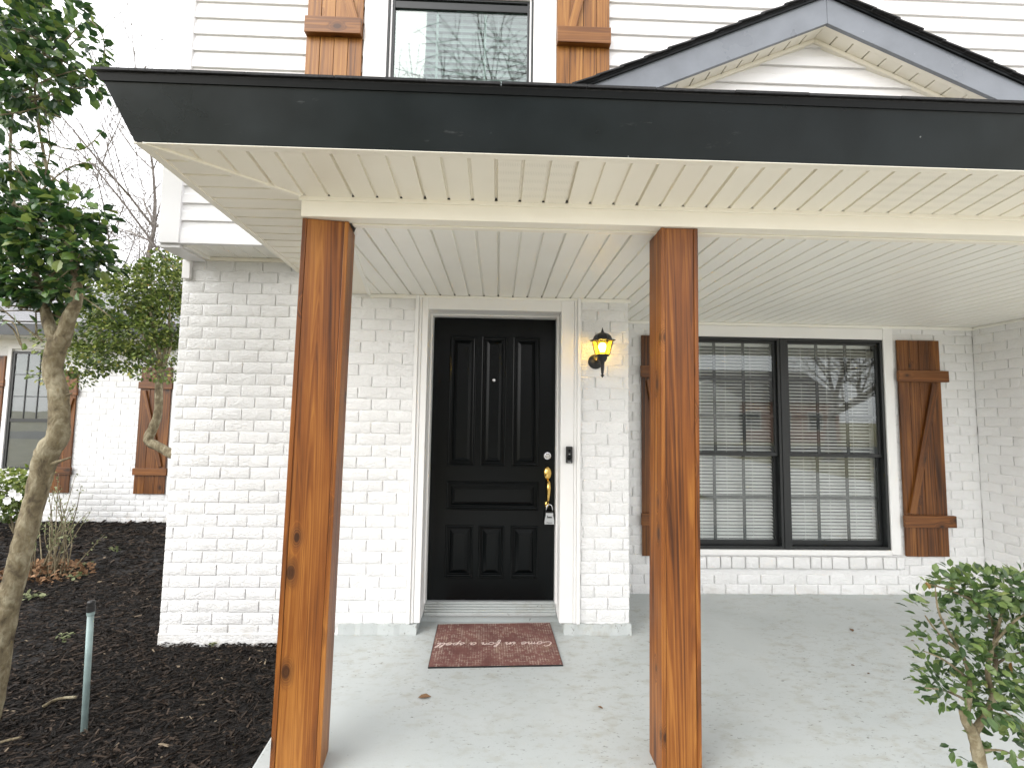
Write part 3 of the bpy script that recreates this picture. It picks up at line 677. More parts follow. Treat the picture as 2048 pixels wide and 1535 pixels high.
x = wx-.012; rs = random.Random(9)
while x < XE:
    L = rs.uniform(.24, .36); yy = T2.y-rs.uniform(.010, .013); z = T2.z+.005+rs.uniform(0, .001)
    m = MB(); m.hexa([(x, yy, z), (x+L-.003, yy, z), (x+L-.003, yy+.18, z+.18*sl_), (x, yy+.18, z+.18*sl_)], [(x, yy, z+.009), (x+L-.003, yy, z+.0085+rs.uniform(0, .001)), (x+L-.003, yy+.18, z+.18*sl_+.006), (x, yy+.18, z+.18*sl_+.006)]); m.build('shingle', M['shingle'], RF)
    x += L
for row in range(1, 6):
    x = wx+row*.14-rs.uniform(0, .2)
    yy = T2.y+row*.2-.02; z = roofz(yy)+.008
    m = MB(); m.hexa([(wx+row*.2, yy, z), (XE, yy, z), (XE, yy+.22, z+.22*sl_-.006), (wx+row*.2, yy+.22, z+.22*sl_-.006)], [(wx+row*.2, yy, z+.008), (XE, yy, z+.008), (XE, yy+.22, z+.22*sl_), (wx+row*.2, yy+.22, z+.22*sl_)]); m.build('shingle_course', M['shingle'], RF)

# --- upper storey siding
SD = empty('siding', (1, YU, 2.6), HOUSE)
UW = [PY(730, 90, YU).x, PY(1112, 90, YU).x]; ULX = -1.745
m = MB(); m.box(ULX+.01, UW[0], YU+.012, YU+.3, 2.60, 5.2); m.box(UW[1], 7.4, YU+.012, YU+.3, 2.60, 5.2); m.build('siding_backing', M['vinyl'], SD)
CS = .118
def siding(x0, x1, z, y, parent):
    m = MB(); m.prism([(y+.004, z), (y-.012, z+.001), (y-.0125, z+.004), (y-.009, z+CS*.52), (y-.0035, z+CS*.60), (y+.002, z+CS), (y+.006, z+CS)], 'x', x0, x1); return m.build('siding_board', M['vinyl'], parent, fix=True)
z = 2.622-CS*0
k = 0
for k in range(0, 18):
    z = 4.156-CS*(13-k)
    if z > 4.75: break
    jx = [2.1, 3.4, 1.6, 2.9][k % 4]
    if z > 2.55:
        siding(ULX+.13, UW[0], z, YU, SD); siding(UW[1], jx, z, YU, SD); siding(jx, 7.4, z, YU+.0008, SD)
    if z < 2.55: pass
m = MB(); m.box(ULX, ULX+.135, YU-.02, YU+.35, 2.585, 5.2); m.build('corner_trim', M['vinyl'], HOUSE, bevel=.004)
m = MB(); m.box(ULX+.136, 2, YU-.014, YU+.02, 2.586, 2.625); m.build('starter_strip', M['vinyl'], HOUSE, bevel=.003)
OS = empty('overhang_soffit', (-1.3, -.25, 2.6), HOUSE)
x = ULX+.16
for k in range(3): lanes('soffit_panel', OS, x, 3, lambda a: YU+.02, lambda a: YB-.001, lambda a, b: 2.594); x += 3*LANE
m = MB(); m.box(ULX+.13, -.6, YB-.02, YB+.002, 2.568, 2.592); m.build('soffit_trim', M['cream'], OS, bevel=.002)
m = MB(); m.box(ULX+.137, ULX+.165, YU+.02, YB-.02, 2.572, 2.594); m.build('soffit_trim', M['ceil'], OS, bevel=.002)
m = MB(); m.box(ULX-.0, ULX+.13, YU+.0, YB-.005, 2.560, 2.584); m.build('soffit_end', M['vinyl'], OS, bevel=.003)
m = MB(); m.box(XC+.01, XC+.065, YB-.03, YB-.002, 2.43, 2.566); m.build('corner_block', M['vinyl'], HOUSE, bevel=.003)

# --- windows
def blind(parent, x0, x1, z0, z1, y, sp, dep, tilt, name='blind'):
    m = MB(); z = z0+sp*.5; c, s = math.cos(R_(tilt)), math.sin(R_(tilt))
    while z < z1-.02:
        w = random.gauss(0, .0006)
        for yy, q in ((0, 0),):
            m.hexa([(x0, y-dep/2*c, z-dep/2*s+w), (x1, y-dep/2*c, z-dep/2*s-w), (x1, y+dep/2*c, z+dep/2*s), (x0, y+dep/2*c, z+dep/2*s)],
                   [(x0, y-dep/2*c, z-dep/2*s+.0012+w), (x1, y-dep/2*c, z-dep/2*s+.0012-w), (x1, y+dep/2*c, z+dep/2*s+.0012), (x0, y+dep/2*c, z+dep/2*s+.0012)])
        z += sp
    o = m.build(name, M['slat'], parent, fix=False); o['kind'] = 'stuff'
    m = MB(); m.box(x0, x1, y-.018, y+.018, z1-.03, z1); m.build('head_rail', M['slat'], parent, bevel=.002)
    m = MB()
    for t in (.22, .5, .78): xx = x0+(x1-x0)*t; m.box(xx-.0012, xx+.0012, y-dep/2-.003, y-dep/2-.001, z0, z1)
    l = m.build('ladder_cord', M['slat'], parent); l['kind'] = 'stuff'
def frame(m, x0, x1, z0, z1, y0, y1, w):
    m.box(x0, x1, y0, y1, z0, z0+w); m.box(x0, x1, y0, y1, z1-w, z1); m.box(x0, x0+w, y0, y1, z0+w, z1-w); m.box(x1-w, x1, y0, y1, z0+w, z1-w); return m
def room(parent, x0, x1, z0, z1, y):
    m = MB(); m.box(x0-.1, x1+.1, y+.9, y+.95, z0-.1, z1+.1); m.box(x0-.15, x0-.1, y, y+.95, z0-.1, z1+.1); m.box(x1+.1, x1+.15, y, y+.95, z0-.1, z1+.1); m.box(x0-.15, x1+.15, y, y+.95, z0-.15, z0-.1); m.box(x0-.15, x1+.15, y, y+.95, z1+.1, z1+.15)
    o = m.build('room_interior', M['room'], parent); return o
MEET = 1.182
for (a, b, lab) in ((WX0, WXM-.022, 'half of the twin porch window behind the cedar post'), (WXM+.022, WX1, 'half of the twin porch window beside the cedar shutter')):
    Wn = empty('window', ((a+b)/2, YW, WZ0), HOUSE); Wn['label'] = lab
    frame(MB(), a, b, WZ0, WZ1, YW-.006, YW+.10, .024).build('window_frame', M['wframe'], Wn, bevel=.002)
    for (z0, z1, dy, nh) in ((MEET-.006, WZ1-.024, .018, 2), (WZ0+.024, MEET+.022, .046, 1)):
        fr = 'upper_sash' if nh == 2 else 'lower_sash'
        bot = .028 if nh == 2 else .04
        m = MB(); f0, f1 = a+.0245, b-.0245
        m.box(f0, f1, YW+dy, YW+dy+.024, z0, z0+bot); m.box(f0, f1, YW+dy, YW+dy+.024, z1-.024, z1); m.box(f0, f0+.024, YW+dy, YW+dy+.024, z0+bot, z1-.024); m.box(f1-.024, f1, YW+dy, YW+dy+.024, z0+bot, z1-.024)
        m.build(fr, M['wframe'], Wn, bevel=.002)
        gx0, gx1, gz0, gz1 = f0+.024, f1-.024, z0+bot, z1-.024
        m = MB(); m.box(gx0, gx1, YW+dy+.009, YW+dy+.0125, gz0, gz1); m.build('pane', M['glass'], Wn)
        for i in (1, 2): xx = gx0+(gx1-gx0)*i/3; m = MB(); m.box(xx-.0125, xx+.0125, YW+dy+.0135, YW+dy+.0215, gz0, gz1); m.build('muntin', M['wframe'], Wn)
        for i in range(1, nh+1): zz_ = gz0+(gz1-gz0)*i/(nh+1); m = MB(); m.box(gx0, gx1, YW+dy+.0142, YW+dy+.021, zz_-.0115, zz_+.0115); m.build('muntin', M['wframe'], Wn)
    blind(Wn, a+.03, b-.03, WZ0+.03, WZ1-.03, YW+.115, .0295, .029, 33)
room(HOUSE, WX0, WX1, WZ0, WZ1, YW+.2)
m = MB(); m.box(WXM-.022, WXM+.022, YW-.012, YW+.10, WZ0, WZ1); m.build('mullion', M['wframe'], HOUSE, bevel=.003)
cs = MB(); frame(cs, WX0-.055, WX1+.058, WZ0-.05, WZ1+.10, YW-.02, YW+.12, .049)
WCA = empty('window_casing', (3, YW, WZ0), HOUSE)
for (x0, x1, z0, z1, yy) in ((WX0-.06, WX0-.001, WZ0, 2.352, -.018), (WX1+.001, WX1+.085, WZ0-.04, 2.352, -.018), (WX0-.06, WX1, WZ0-.045, WZ0-.001, -.02), (WX0, WX1, WZ1+.001, WZ1+.10, -.016), (X2, WX1+.02, WZ1+.1, 2.352, -.010)):
    m = MB(); m.box(x0, x1, YW+yy, YW+.13, z0, z1); m.build('casing', M['trim'], WCA, bevel=.004)
# upper window
uy = YU; ux0, ux1 = PY(776, 90, uy).x, PY(1066, 90, uy).x; uz0, uz1 = 3.10, 4.40
UWn = empty('window', ((ux0+ux1)/2, uy, uz0), HOUSE); UWn['label'] = 'upper storey window with closed white blinds'
for (x0, x1) in ((UW[0], ux0-.001), (ux1+.001, UW[1])): m = MB(); m.box(x0, x1, uy-.03, uy+.05, uz0-.1, uz1+.15); m.build('casing', M['trim'], UWn, bevel=.004)
for (z0, z1) in ((uz0-.1, uz0-.001), (uz1+.001, uz1+.15)): m = MB(); m.box(ux0-.001, ux1+.001, uy-.0295, uy+.05, z0, z1); m.build('casing', M['trim'], UWn, bevel=.004)
frame(MB(), ux0, ux1, uz0, uz1, uy-.022, uy+.06, .012).build('window_frame', M['wframe'], UWn, bevel=.002)
frame(MB(), ux0+.0125, ux1-.0125, uz0+.0125, uz1-.0125, uy-.012, uy+.05, .012).build('screen_frame', M['vinyl'], UWn, bevel=.002)
frame(MB(), ux0+.025, ux1-.025, uz0+.025, uz1-.025, uy-.002, uy+.05, .016).build('sash', M['wframe'], UWn, bevel=.002)
m = MB(); m.box(ux0+.026, ux1-.026, uy+.012, uy+.016, uz0+.026, uz1-.026); m.build('pane', M['glass_up'], UWn)
m = MB(); zt = PY(900, 14, uy).z; m.box(ux0+.04, ux1-.04, uy+.0, uy+.011, zt-.022, zt+.03); m.build('meeting_rail', M['wframe'], UWn, bevel=.002)
for t in (1/3, 2/3): xx = ux0+(ux1-ux0)*t; m = MB(); m.box(xx-.008, xx+.008, uy+.018, uy+.024, uz0+.03, uz1-.03); m.build('muntin', M['slat'], UWn)
blind(UWn, ux0+.04, ux1-.04, uz0+.03, uz1-.03, uy+.075, .046, .05, 62)
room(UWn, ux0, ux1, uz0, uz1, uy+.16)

# --- shutters
def shutter(x0, x1, z0, z1, y, planks, bats, brace, mz, mxx, label, bover=.03, bth=.028, parent=HOUSE, skew=0):
    S = empty('shutter', ((x0+x1)/2, y, z0), parent); S['label'] = label
    w = (x1-x0)/planks
    for i in range(planks):
        m = MB(); dz = random.uniform(-.002, .002); m.box(x0+i*w+.0014, x0+(i+1)*w-.0014, y-.02+random.uniform(-.0015, .0015), y-.001, z0+dz, z1+dz); m.build('plank', mz, S, bevel=.002)
    for (zc, hh) in bats:
        m = MB(); m.box(x0-bover*.4, x1+bover, y-.02-bth, y-.0195, zc-hh/2, zc+hh/2); m.build('batten', mxx, S, bevel=.003)
    if brace:
        (xa, za), (xb, zb) = brace; d = Vector((xb-xa, 0, zb-za)); L = d.length; ang = math.atan2(d.x, d.z)
        m = MB(); bw_ = .058
        m.hexa([(-bw_/2, -.010, -L/2), (bw_/2, -.010, -L/2), (bw_/2, .010, -L/2), (-bw_/2, .010, -L/2)], [(-bw_/2, -.010, L/2), (bw_/2, -.010, L/2), (bw_/2, .010, L/2), (-bw_/2, .010, L/2)])
        o = m.build('brace', mz, None, bevel=.002); o.matrix_basis = Matrix.Translation(((xa+xb)/2, y-.032, (za+zb)/2)) @ Matrix.Rotation(ang, 4, 'Y'); setp(o, S)
    return S
ysh = YW-.012
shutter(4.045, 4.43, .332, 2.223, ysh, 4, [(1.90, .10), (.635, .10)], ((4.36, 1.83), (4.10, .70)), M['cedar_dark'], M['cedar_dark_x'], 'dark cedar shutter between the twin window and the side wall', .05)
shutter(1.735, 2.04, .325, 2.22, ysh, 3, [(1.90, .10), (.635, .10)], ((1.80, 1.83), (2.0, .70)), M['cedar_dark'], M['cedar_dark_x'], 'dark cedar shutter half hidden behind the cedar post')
a, b = PY(616, 100, YU).x, PY(727, 100, YU).x
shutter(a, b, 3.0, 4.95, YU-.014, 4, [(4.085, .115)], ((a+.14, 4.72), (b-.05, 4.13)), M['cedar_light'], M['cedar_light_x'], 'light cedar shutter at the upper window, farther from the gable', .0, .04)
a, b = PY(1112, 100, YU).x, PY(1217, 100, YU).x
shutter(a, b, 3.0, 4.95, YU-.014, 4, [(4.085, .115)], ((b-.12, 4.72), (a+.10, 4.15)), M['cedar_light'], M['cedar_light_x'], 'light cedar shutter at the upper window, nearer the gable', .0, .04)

# --- gable over the porch
GF, GW = -.93, -.80
G = empty('gable', (2.3, GF, 3.0), HOUSE)
pk = PY(1655, 47, GF); lf = PY(1300, 183, GF); rt = PY(2033, 215, GF)
GX = pk.x; s1 = (pk.z-lf.z)/(pk.x-lf.x); s2 = (pk.z-rt.z)/(rt.x-pk.x); GS = (s1+s2)/2
print('gable', pk, s1, s2)
gh = (PY(1652, 0, GF).z-pk.z)+.02
for sgn in (-1, 1):
    xe = GX+sgn*1.75; ze = pk.z-1.75*GS
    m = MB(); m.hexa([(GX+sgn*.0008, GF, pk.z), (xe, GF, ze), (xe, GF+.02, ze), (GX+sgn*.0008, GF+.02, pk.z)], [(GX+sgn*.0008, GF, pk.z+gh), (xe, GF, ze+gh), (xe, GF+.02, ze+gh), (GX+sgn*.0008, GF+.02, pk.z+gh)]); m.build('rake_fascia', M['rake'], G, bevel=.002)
    m = MB(); q0, q1 = gh-.004, gh+.012
    m.hexa([(GX, GF-.012, pk.z+q0), (xe, GF-.012, ze+q0), (xe, GF+.02, ze+q0+.003), (GX, GF+.02, pk.z+q0+.003)], [(GX, GF-.012, pk.z+q1), (xe, GF-.012, ze+q1), (xe, GF+.02, ze+q1), (GX, GF+.02, pk.z+q1)]); m.build('drip_edge', M['drip'], G)
    # roof plane back to the wall
    m = MB(); q0, q1 = gh+.0125, gh+.017
    m.hexa([(GX, GF-.014, pk.z+q0), (xe, GF-.014, ze+q0), (xe, YU, ze+q0), (GX, YU, pk.z+q0)], [(GX, GF-.014, pk.z+q1), (xe, GF-.014, ze+q1), (xe, YU, ze+q1), (GX, YU, pk.z+q1)]); m.build('roof_deck', M['shingle'], G)
    t = -.02
    while t < 1.74:
        L = .135; za, zb = pk.z-t*GS+gh+.016, pk.z-(t+L+.02)*GS+gh+.016
        xa, xb = GX+sgn*t, GX+sgn*(t+L+.02)
        m = MB(); yo = GF-.026-random.uniform(0, .008)
        m.hexa([(xa, yo, za), (xb, yo, zb+.008), (xb, YU, zb+.008), (xa, YU, za)], [(xa, yo, za+.008), (xb, yo, zb+.017), (xb, YU, zb+.017), (xa, YU, za+.008)]); m.build('shingle', M['shingle'], G); t += L
    # rake soffit: short lanes across the overhang
    m = MB(); m.hexa([(GX, GF+.02, pk.z+.030), (xe, GF+.02, ze+.030), (xe, GW+.02, ze+.030), (GX, GW+.02, pk.z+.030)], [(GX, GF+.02, pk.z+.04), (xe, GF+.02, ze+.04), (xe, GW+.02, ze+.04), (GX, GW+.02, pk.z+.04)]); m.build('soffit_backing', M['dark'], G)
    cl = math.cos(math.atan(GS)); t = .001
    m = MB(); m.hexa([(GX, GF+.0205, pk.z+.002), (xe, GF+.0205, ze+.002), (xe, GF+.045, ze+.002), (GX, GF+.045, pk.z+.002)], [(GX, GF+.0205, pk.z+.01), (xe, GF+.0205, ze+.01), (xe, GF+.045, ze+.01), (GX, GF+.045, pk.z+.01)]); m.build('soffit_trim', M['cream'], G)
    while t < 1.7:
        e = t+LANE*cl-.008; f = lambda q, d=0: (GX+sgn*q, pk.z-q*GS+.004+d)
        m = MB(); A, B = f(t), f(e)
        m.hexa([(A[0], GF+.0455, A[1]), (B[0], GF+.0455, B[1]), (B[0], GW-.018, B[1]), (A[0], GW-.018, A[1])], [(A[0], GF+.0455, A[1]+.014), (B[0], GF+.0455, B[1]+.014), (B[0], GW-.018, B[1]+.014), (A[0], GW-.018, A[1]+.014)]); m.build('soffit_panel', M['cream'], G, bevel=.002)
        t += LANE*cl
    m = MB(); m.hexa([(GX, GW-.024, pk.z-.022), (xe, GW-.024, ze-.022), (xe, GW+.02, ze-.022), (GX, GW+.02, pk.z-.022)], [(GX, GW-.024, pk.z+.004), (xe, GW-.024, ze+.004), (xe, GW+.02, ze+.004), (GX, GW+.02, pk.z+.004)]); m.build('gable_trim', M['cream'], G, bevel=.003)
m = MB(); m.hexa([(GX-1.6, GW+.008, pk.z-1.6*GS), (GX+1.6, GW+.008, pk.z-1.6*GS), (GX, GW+.008, pk.z)], [(GX-1.6, GW+.02, pk.z-1.6*GS), (GX+1.6, GW+.02, pk.z-1.6*GS), (GX, GW+.02, pk.z)]); m.build('siding_backing', M['vinyl'], G)
zg = PY(1620, 135, GW).z
for k in range(-1, 7):
    z = zg-CS*k
    def hw(zz): return max(0.01, (pk.z-.01-zz)/GS)
    if z > pk.z-.03: continue
    m = MB(); prof = [(GW+.004, z), (GW-.012, z+.001), (GW-.009, z+CS*.52), (GW-.0035, z+CS*.60), (GW+.002, z+CS)]
    L = [(GX-hw(q), p, q) for p, q in prof]; Rr = [(GX+hw(q), p, q) for p, q in prof]
    m.hexa(L, Rr); m.build('siding_board', M['vinyl'], G)

# ------------------------------------------------------------------ side wing in the distance
YG = 3.45
WING = empty('house_wing', (-5.5, YG, -.12)); tag(WING, 'white brick house wing with dark cedar shutters set back behind the mulch bed', 'house wing')
w = MB(); w.box(-9.5, -1.5, YG+.0017, YG+.3, -.3, 2.62); wv = w.build('brick_wall', M['brick'], WING)
wx0, wx1 = -6.63, -6.02; wz0, wz1 = .62, 2.33
print('wing', bricks(wv, -6.02, -3.75, -.13, 2.50, YG, holes=[(-6.0, -5.67, .29, 2.1), (-4.77, -4.32, .29, 2.14), (-4.31, -3.6, .25, 2.4)], off=.07))
print('wing2', bricks(wv, -6.9, -6.02, -.13, .55, YG, off=.07))
Wn = empty('window', (wx0, YG, wz0), WING); Wn['label'] = 'dark sash window of the wing behind the leaning tree'
frame(MB(), wx0-.06, wx1+.05, wz0-.05, wz1+.09, YG-.03, YG+.006, .055).build('casing', M['trim'], Wn, bevel=.004)
frame(MB(), wx0, wx1, wz0, wz1, YG-.014, YG+.006, .035).build('window_frame', M['wframe'], Wn)
m = MB(); m.box(wx0+.036, wx1-.036, YG-.012, YG+.005, 1.30, 1.35); m.build('meeting_rail', M['wframe'], Wn)
m = MB(); m.box(wx0+.036, wx1-.036, YG-.004, YG-.001, wz0+.036, wz1-.036); m.build('pane', M['glass'], Wn)
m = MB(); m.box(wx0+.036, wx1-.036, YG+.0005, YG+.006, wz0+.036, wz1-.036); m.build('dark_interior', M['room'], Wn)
for t in (1/3, 2/3): xx = wx0+.036+(wx1-wx0-.072)*t; m = MB(); m.box(xx-.006, xx+.006, YG-.010, YG-.0045, 1.351, wz1-.036); m.build('muntin', M['wframe'], Wn)
for zz_ in (1.67, 1.99): m = MB(); m.box(wx0+.036, wx1-.036, YG-.0098, YG-.0046, zz_-.006, zz_+.006); m.build('muntin', M['wframe'], Wn)
Wn2 = empty('window', (-4.0, YG, wz0), WING); Wn2['label'] = 'wing window mostly hidden behind the house corner'
frame(MB(), -4.29, -3.4, .28, 2.40, YG-.035, YG+.006, .06).build('casing', M['trim'], Wn2, bevel=.004)
frame(MB(), -4.23, -3.46, .34, 2.34, YG-.014, YG+.006, .035).build('window_frame', M['wframe'], Wn2)
m = MB(); m.box(-4.19, -3.5, YG-.004, YG-.001, .375, 2.3); m.build('pane', M['glass'], Wn2)
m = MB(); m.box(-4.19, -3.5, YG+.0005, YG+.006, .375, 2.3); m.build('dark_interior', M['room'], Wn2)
shutter(-6.0, -5.675, .295, 2.06, YG-.005, 3, [(1.75, .1), (.61, .1)], ((-5.72, 1.66), (-5.95, .68)), M['cedar_dark'], M['cedar_dark_x'], 'dark cedar shutter behind the leaning tree trunk', .03, parent=WING)
shutter(-4.765, -4.325, .29, 2.13, YG-.005, 3, [(1.86, .1), (.61, .1)], ((-4.70, 1.78), (-4.40, .68)), M['cedar_dark'], M['cedar_dark_x'], 'dark cedar shutter next to the house corner', .03, parent=WING)
shutter(-7.05, -6.72, .295, 2.26, YG-.005, 3, [(1.86, .1), (.61, .1)], ((-6.99, 1.78), (-6.8, .68)), M['cedar_dark'], M['cedar_dark_x'], 'dark cedar shutter cut by the picture edge', .03, parent=WING)
m = MB(); m.box(-9.5, -1.5, YG-.45, YG+.3, 2.50, 2.52); m.build('soffit', M['trim'], WING)
m = MB(); m.box(-9.5, -1.5, YG-.02, YG+.005, 2.40, 2.50); m.build('frieze', M['trim'], WING)
m = MB(); m.box(-9.5, -1.5, YG-.48, YG-.45, 2.50, 2.66); m.build('fascia', M['fascia'], WING)
RW = empty('roof', (-5, YG, 2.66), WING)
m = MB(); m.hexa([(-9.5, YG-.5, 2.66), (-2.2, YG-.5, 2.66), (-2.2, YG+3, 4.0), (-9.5, YG+3, 4.0)], [(-9.5, YG-.5, 2.68), (-2.2, YG-.5, 2.68), (-2.2, YG+3, 4.02), (-9.5, YG+3, 4.02)]); m.build('roof_deck', M['shingle_grey'], RW)
for k in range(12):
    y0 = YG-.52+k*.15; z0 = 2.681+k*.15*.383
    m = MB(); m.hexa([(-9.5, y0, z0), (-3, y0, z0), (-3, y0+.17, z0+.06), (-9.5, y0+.17, z0+.06)], [(-9.5, y0, z0+.014), (-3, y0, z0+.014), (-3, y0+.17, z0+.068), (-9.5, y0+.17, z0+.068)]); m.build('shingle_course', M['shingle_grey'], RW)

# ------------------------------------------------------------------ small things on the house
# wall lantern
lc = Vector((1.204, -.24, 0)); L = empty('wall_lantern', (1.19, YB, 1.9)); tag(L, 'lit black carriage lantern with amber glass on the brick pier', 'wall lamp')
m = MB(); m.lathe([(0, -.028), (.02, -.026), (.045, -.016), (.054, -.006), (.054, .003)], (1.185, YB-.004, 1.895), 'y', 28); m.build('back_plate', M['black'], L, smooth=True)
m = MB(); m.tube([(1.185, YB-.02, 1.895), (1.19, YB-.07, 1.885), (1.199, YB-.115, 1.878), (lc.x, lc.y, 1.885)], [.013, .011, .011, .014], 10); m.build('arm', M['black'], L, smooth=True)
m = MB(); m.lathe([(0, 1.768), (.004, 1.770), (.005, 1.776), (.013, 1.782), (.011, 1.787), (.006, 1.790), (.009, 1.80), (.013, 1.86), (.016, 1.878), (.024, 1.882), (.026, 1.888), (.032, 1.896), (.034, 1.914), (.046, 1.918), (.049, 1.925), (0, 1.926)], (lc.x, lc.y, 0), 'z', 20); m.build('stem', M['black'], L, smooth=True)
NS = 6; zb_, zt_ = 1.925, 2.024; rb_, rt_ = .047, .070; cg = MB()
def hexp(r, z, i): a = 2*math.pi*(i+.5)/NS+.25; return Vector((lc.x+r*math.cos(a), lc.y+r*math.sin(a), z))
for i in range(NS):
    cg.tube([hexp(rb_, zb_, i), hexp(rt_, zt_, i)], .0038, 6); cg.tube([hexp(rb_, zb_, i), hexp(rb_, zb_, i+1)], .004, 6); cg.tube([hexp(rt_, zt_, i), hexp(rt_, zt_, i+1)], .0035, 6)
cg.build('cage', M['black'], L)
for i in range(NS):
    m = MB(); q = .94; p = [hexp(rb_*q, zb_+.002, i), hexp(rb_*q, zb_+.002, i+1), hexp(rt_*q, zt_, i+1), hexp(rt_*q, zt_, i)]
    n = (p[1]-p[0]).cross(p[2]-p[0]).normalized()*.0012
    m.hexa([a-n for a in p], [a+n for a in p]); m.build('pane', M['amber'], L)
m = MB(); prof = [(.074, 2.020), (.090, 2.027), (.089, 2.031), (.066, 2.038), (.058, 2.058), (.046, 2.070), (.030, 2.078), (.012, 2.084), (.010, 2.090), (.005, 2.104), (.0015, 2.118), (0, 2.119)]
for (r, z) in prof:
    for i in range(NS): m.v.append(tuple(hexp(r, z, i)))
for i in range(len(prof)-1):
    for q in range(NS): r = (q+1) % NS; m.f.append((i*NS+q, i*NS+r, (i+1)*NS+r, (i+1)*NS+q))
m.build('cap', M['black'], L)
m = MB(); m.lathe([(0, 1.992+.02), (.018, 2.006), (.027, 1.99), (.026, 1.975), (.016, 1.955), (.014, 1.948)], (lc.x, lc.y, 0), 'z', 16); m.build('bulb', M['bulb'], L, smooth=True)
m = MB(); m.lathe([(.013, 1.948), (.013, 1.926), (.0, 1.9262)], (lc.x, lc.y, 0), 'z', 14); m.build('bulb_socket', M['chrome'], L)
pl = bpy.data.lights.new('lantern_light', 'POINT'); pl.energy = 2.6; pl.color = (1, .72, .38); pl.shadow_soft_size = .03
po = bpy.data.objects.new('lantern_light', pl); COL.objects.link(po); po.location = (lc.x, lc.y, 1.985); setp(po, L)
# doorbell
def text(s, name, size, M_, mtl, parent, ext=.0004):
    cu = bpy.data.curves.new(name, 'FONT'); cu.body = s; cu.size = size; cu.extrude = ext; cu.align_x = 'CENTER'; cu.align_y = 'CENTER'; cu.resolution_u = 3
    t = bpy.data.objects.new('tmp', cu); COL.objects.link(t); dg = bpy.context.evaluated_depsgraph_get(); me = bpy.data.meshes.new_from_object(t.evaluated_get(dg)); bpy.data.objects.remove(t)
    me.materials.clear(); me.materials.append(mtl); o = bpy.data.objects.new(name, me); COL.objects.link(o); o.matrix_basis = M_; setp(o, parent); return o
FRONT = Matrix.Rotation(R_(90), 4, 'X')
bc = PY(1138.5, 909, cy-.01); B = empty('doorbell', (bc.x, cy, bc.z)); tag(B, 'black video doorbell on the white door casing', 'doorbell')
m = MB(); m.box(bc.x-.0235, bc.x+.0235, cy-.018, cy+.005, bc.z-.058, bc.z+.058); m.build('body', M['black'], B, bevel=.004)
m = MB(); m.lathe([(0, -.024), (.012, -.024), (.016, -.021), (.017, -.016)], (bc.x, cy, bc.z-.018), 'y', 24); m.build('button', M['door'], B, smooth=True)
m = MB(); m.lathe([(0, -.022), (.008, -.021), (.010, -.017)], (bc.x, cy, bc.z+.03), 'y', 20); m.build('lens', M['door'], B, smooth=True)
m = MB(); m.box(bc.x-.005, bc.x+.005, cy-.0187, cy-.0178, bc.z+.002, bc.z+.006); m.build('status_light', M['silver'], B)
text('ring', 'lettering', .016, Matrix.Translation((bc.x, cy-.0182, bc.z-.048)) @ FRONT, M['silver'], B)
# lock box hanging from the handle
lb = PY(1099, 1036, DY-.05); LB = empty('lock_box', (lb.x, DY-.04, lb.z-.06)); tag(LB, 'silver key lock box hanging from the brass door handle', 'lock box')
yk = DY-.052
m = MB(); m.hexa([(lb.x-.040, yk, lb.z-.045), (lb.x+.040, yk, lb.z-.045), (lb.x+.040, yk+.04, lb.z-.045), (lb.x-.040, yk+.04, lb.z-.045)], [(lb.x-.031, yk, lb.z+.047), (lb.x+.031, yk, lb.z+.047), (lb.x+.031, yk+.04, lb.z+.047), (lb.x-.031, yk+.04, lb.z+.047)]); m.build('body', M['black'], LB, bevel=.006)
m = MB(); m.poly([(lb.x-.037, yk-.004, lb.z-.043), (lb.x+.036, yk-.004, lb.z-.043), (lb.x+.036, yk-.004, lb.z-.015), (lb.x+.027, yk-.004, lb.z+.02), (lb.x+.027, yk-.004, lb.z+.04), (lb.x-.028, yk-.004, lb.z+.04), (lb.x-.028, yk-.004, lb.z+.02), (lb.x-.037, yk-.004, lb.z-.015)])
pts = m.v[:]; m.v = []; m.f = []; m.hexa(pts, [(p[0], yk+.004, p[2]) for p in pts]); m.build('cover', M['silver'], LB, bevel=.003)
m = MB(); m.tube([(lb.x-.022, yk+.018, lb.z+.045), (lb.x-.022, yk+.018, lb.z+.075), (lb.x-.015, yk+.018, lb.z+.092), (lb.x, yk+.018, lb.z+.099), (lb.x+.015, yk+.018, lb.z+.092), (lb.x+.022, yk+.018, lb.z+.075), (lb.x+.022, yk+.018, lb.z+.045)], .0045, 10); m.build('shackle', M['chrome'], LB, smooth=True)
m = MB(); m.box(lb.x-.019, lb.x+.019, yk-.0052, yk-.0042, lb.z+.004, lb.z+.008); m.box(lb.x-.019, lb.x-.014, yk-.0052, yk-.0042, lb.z+.008, lb.z+.022); m.box(lb.x-.012, lb.x+.016, yk-.0052, yk-.0042, lb.z+.0085, lb.z+.014); m.build('emblem', M['ink'], LB)
text('Master', 'lettering', .016, Matrix.Translation((lb.x, yk-.0045, lb.z-.030)) @ FRONT, M['ink'], LB)

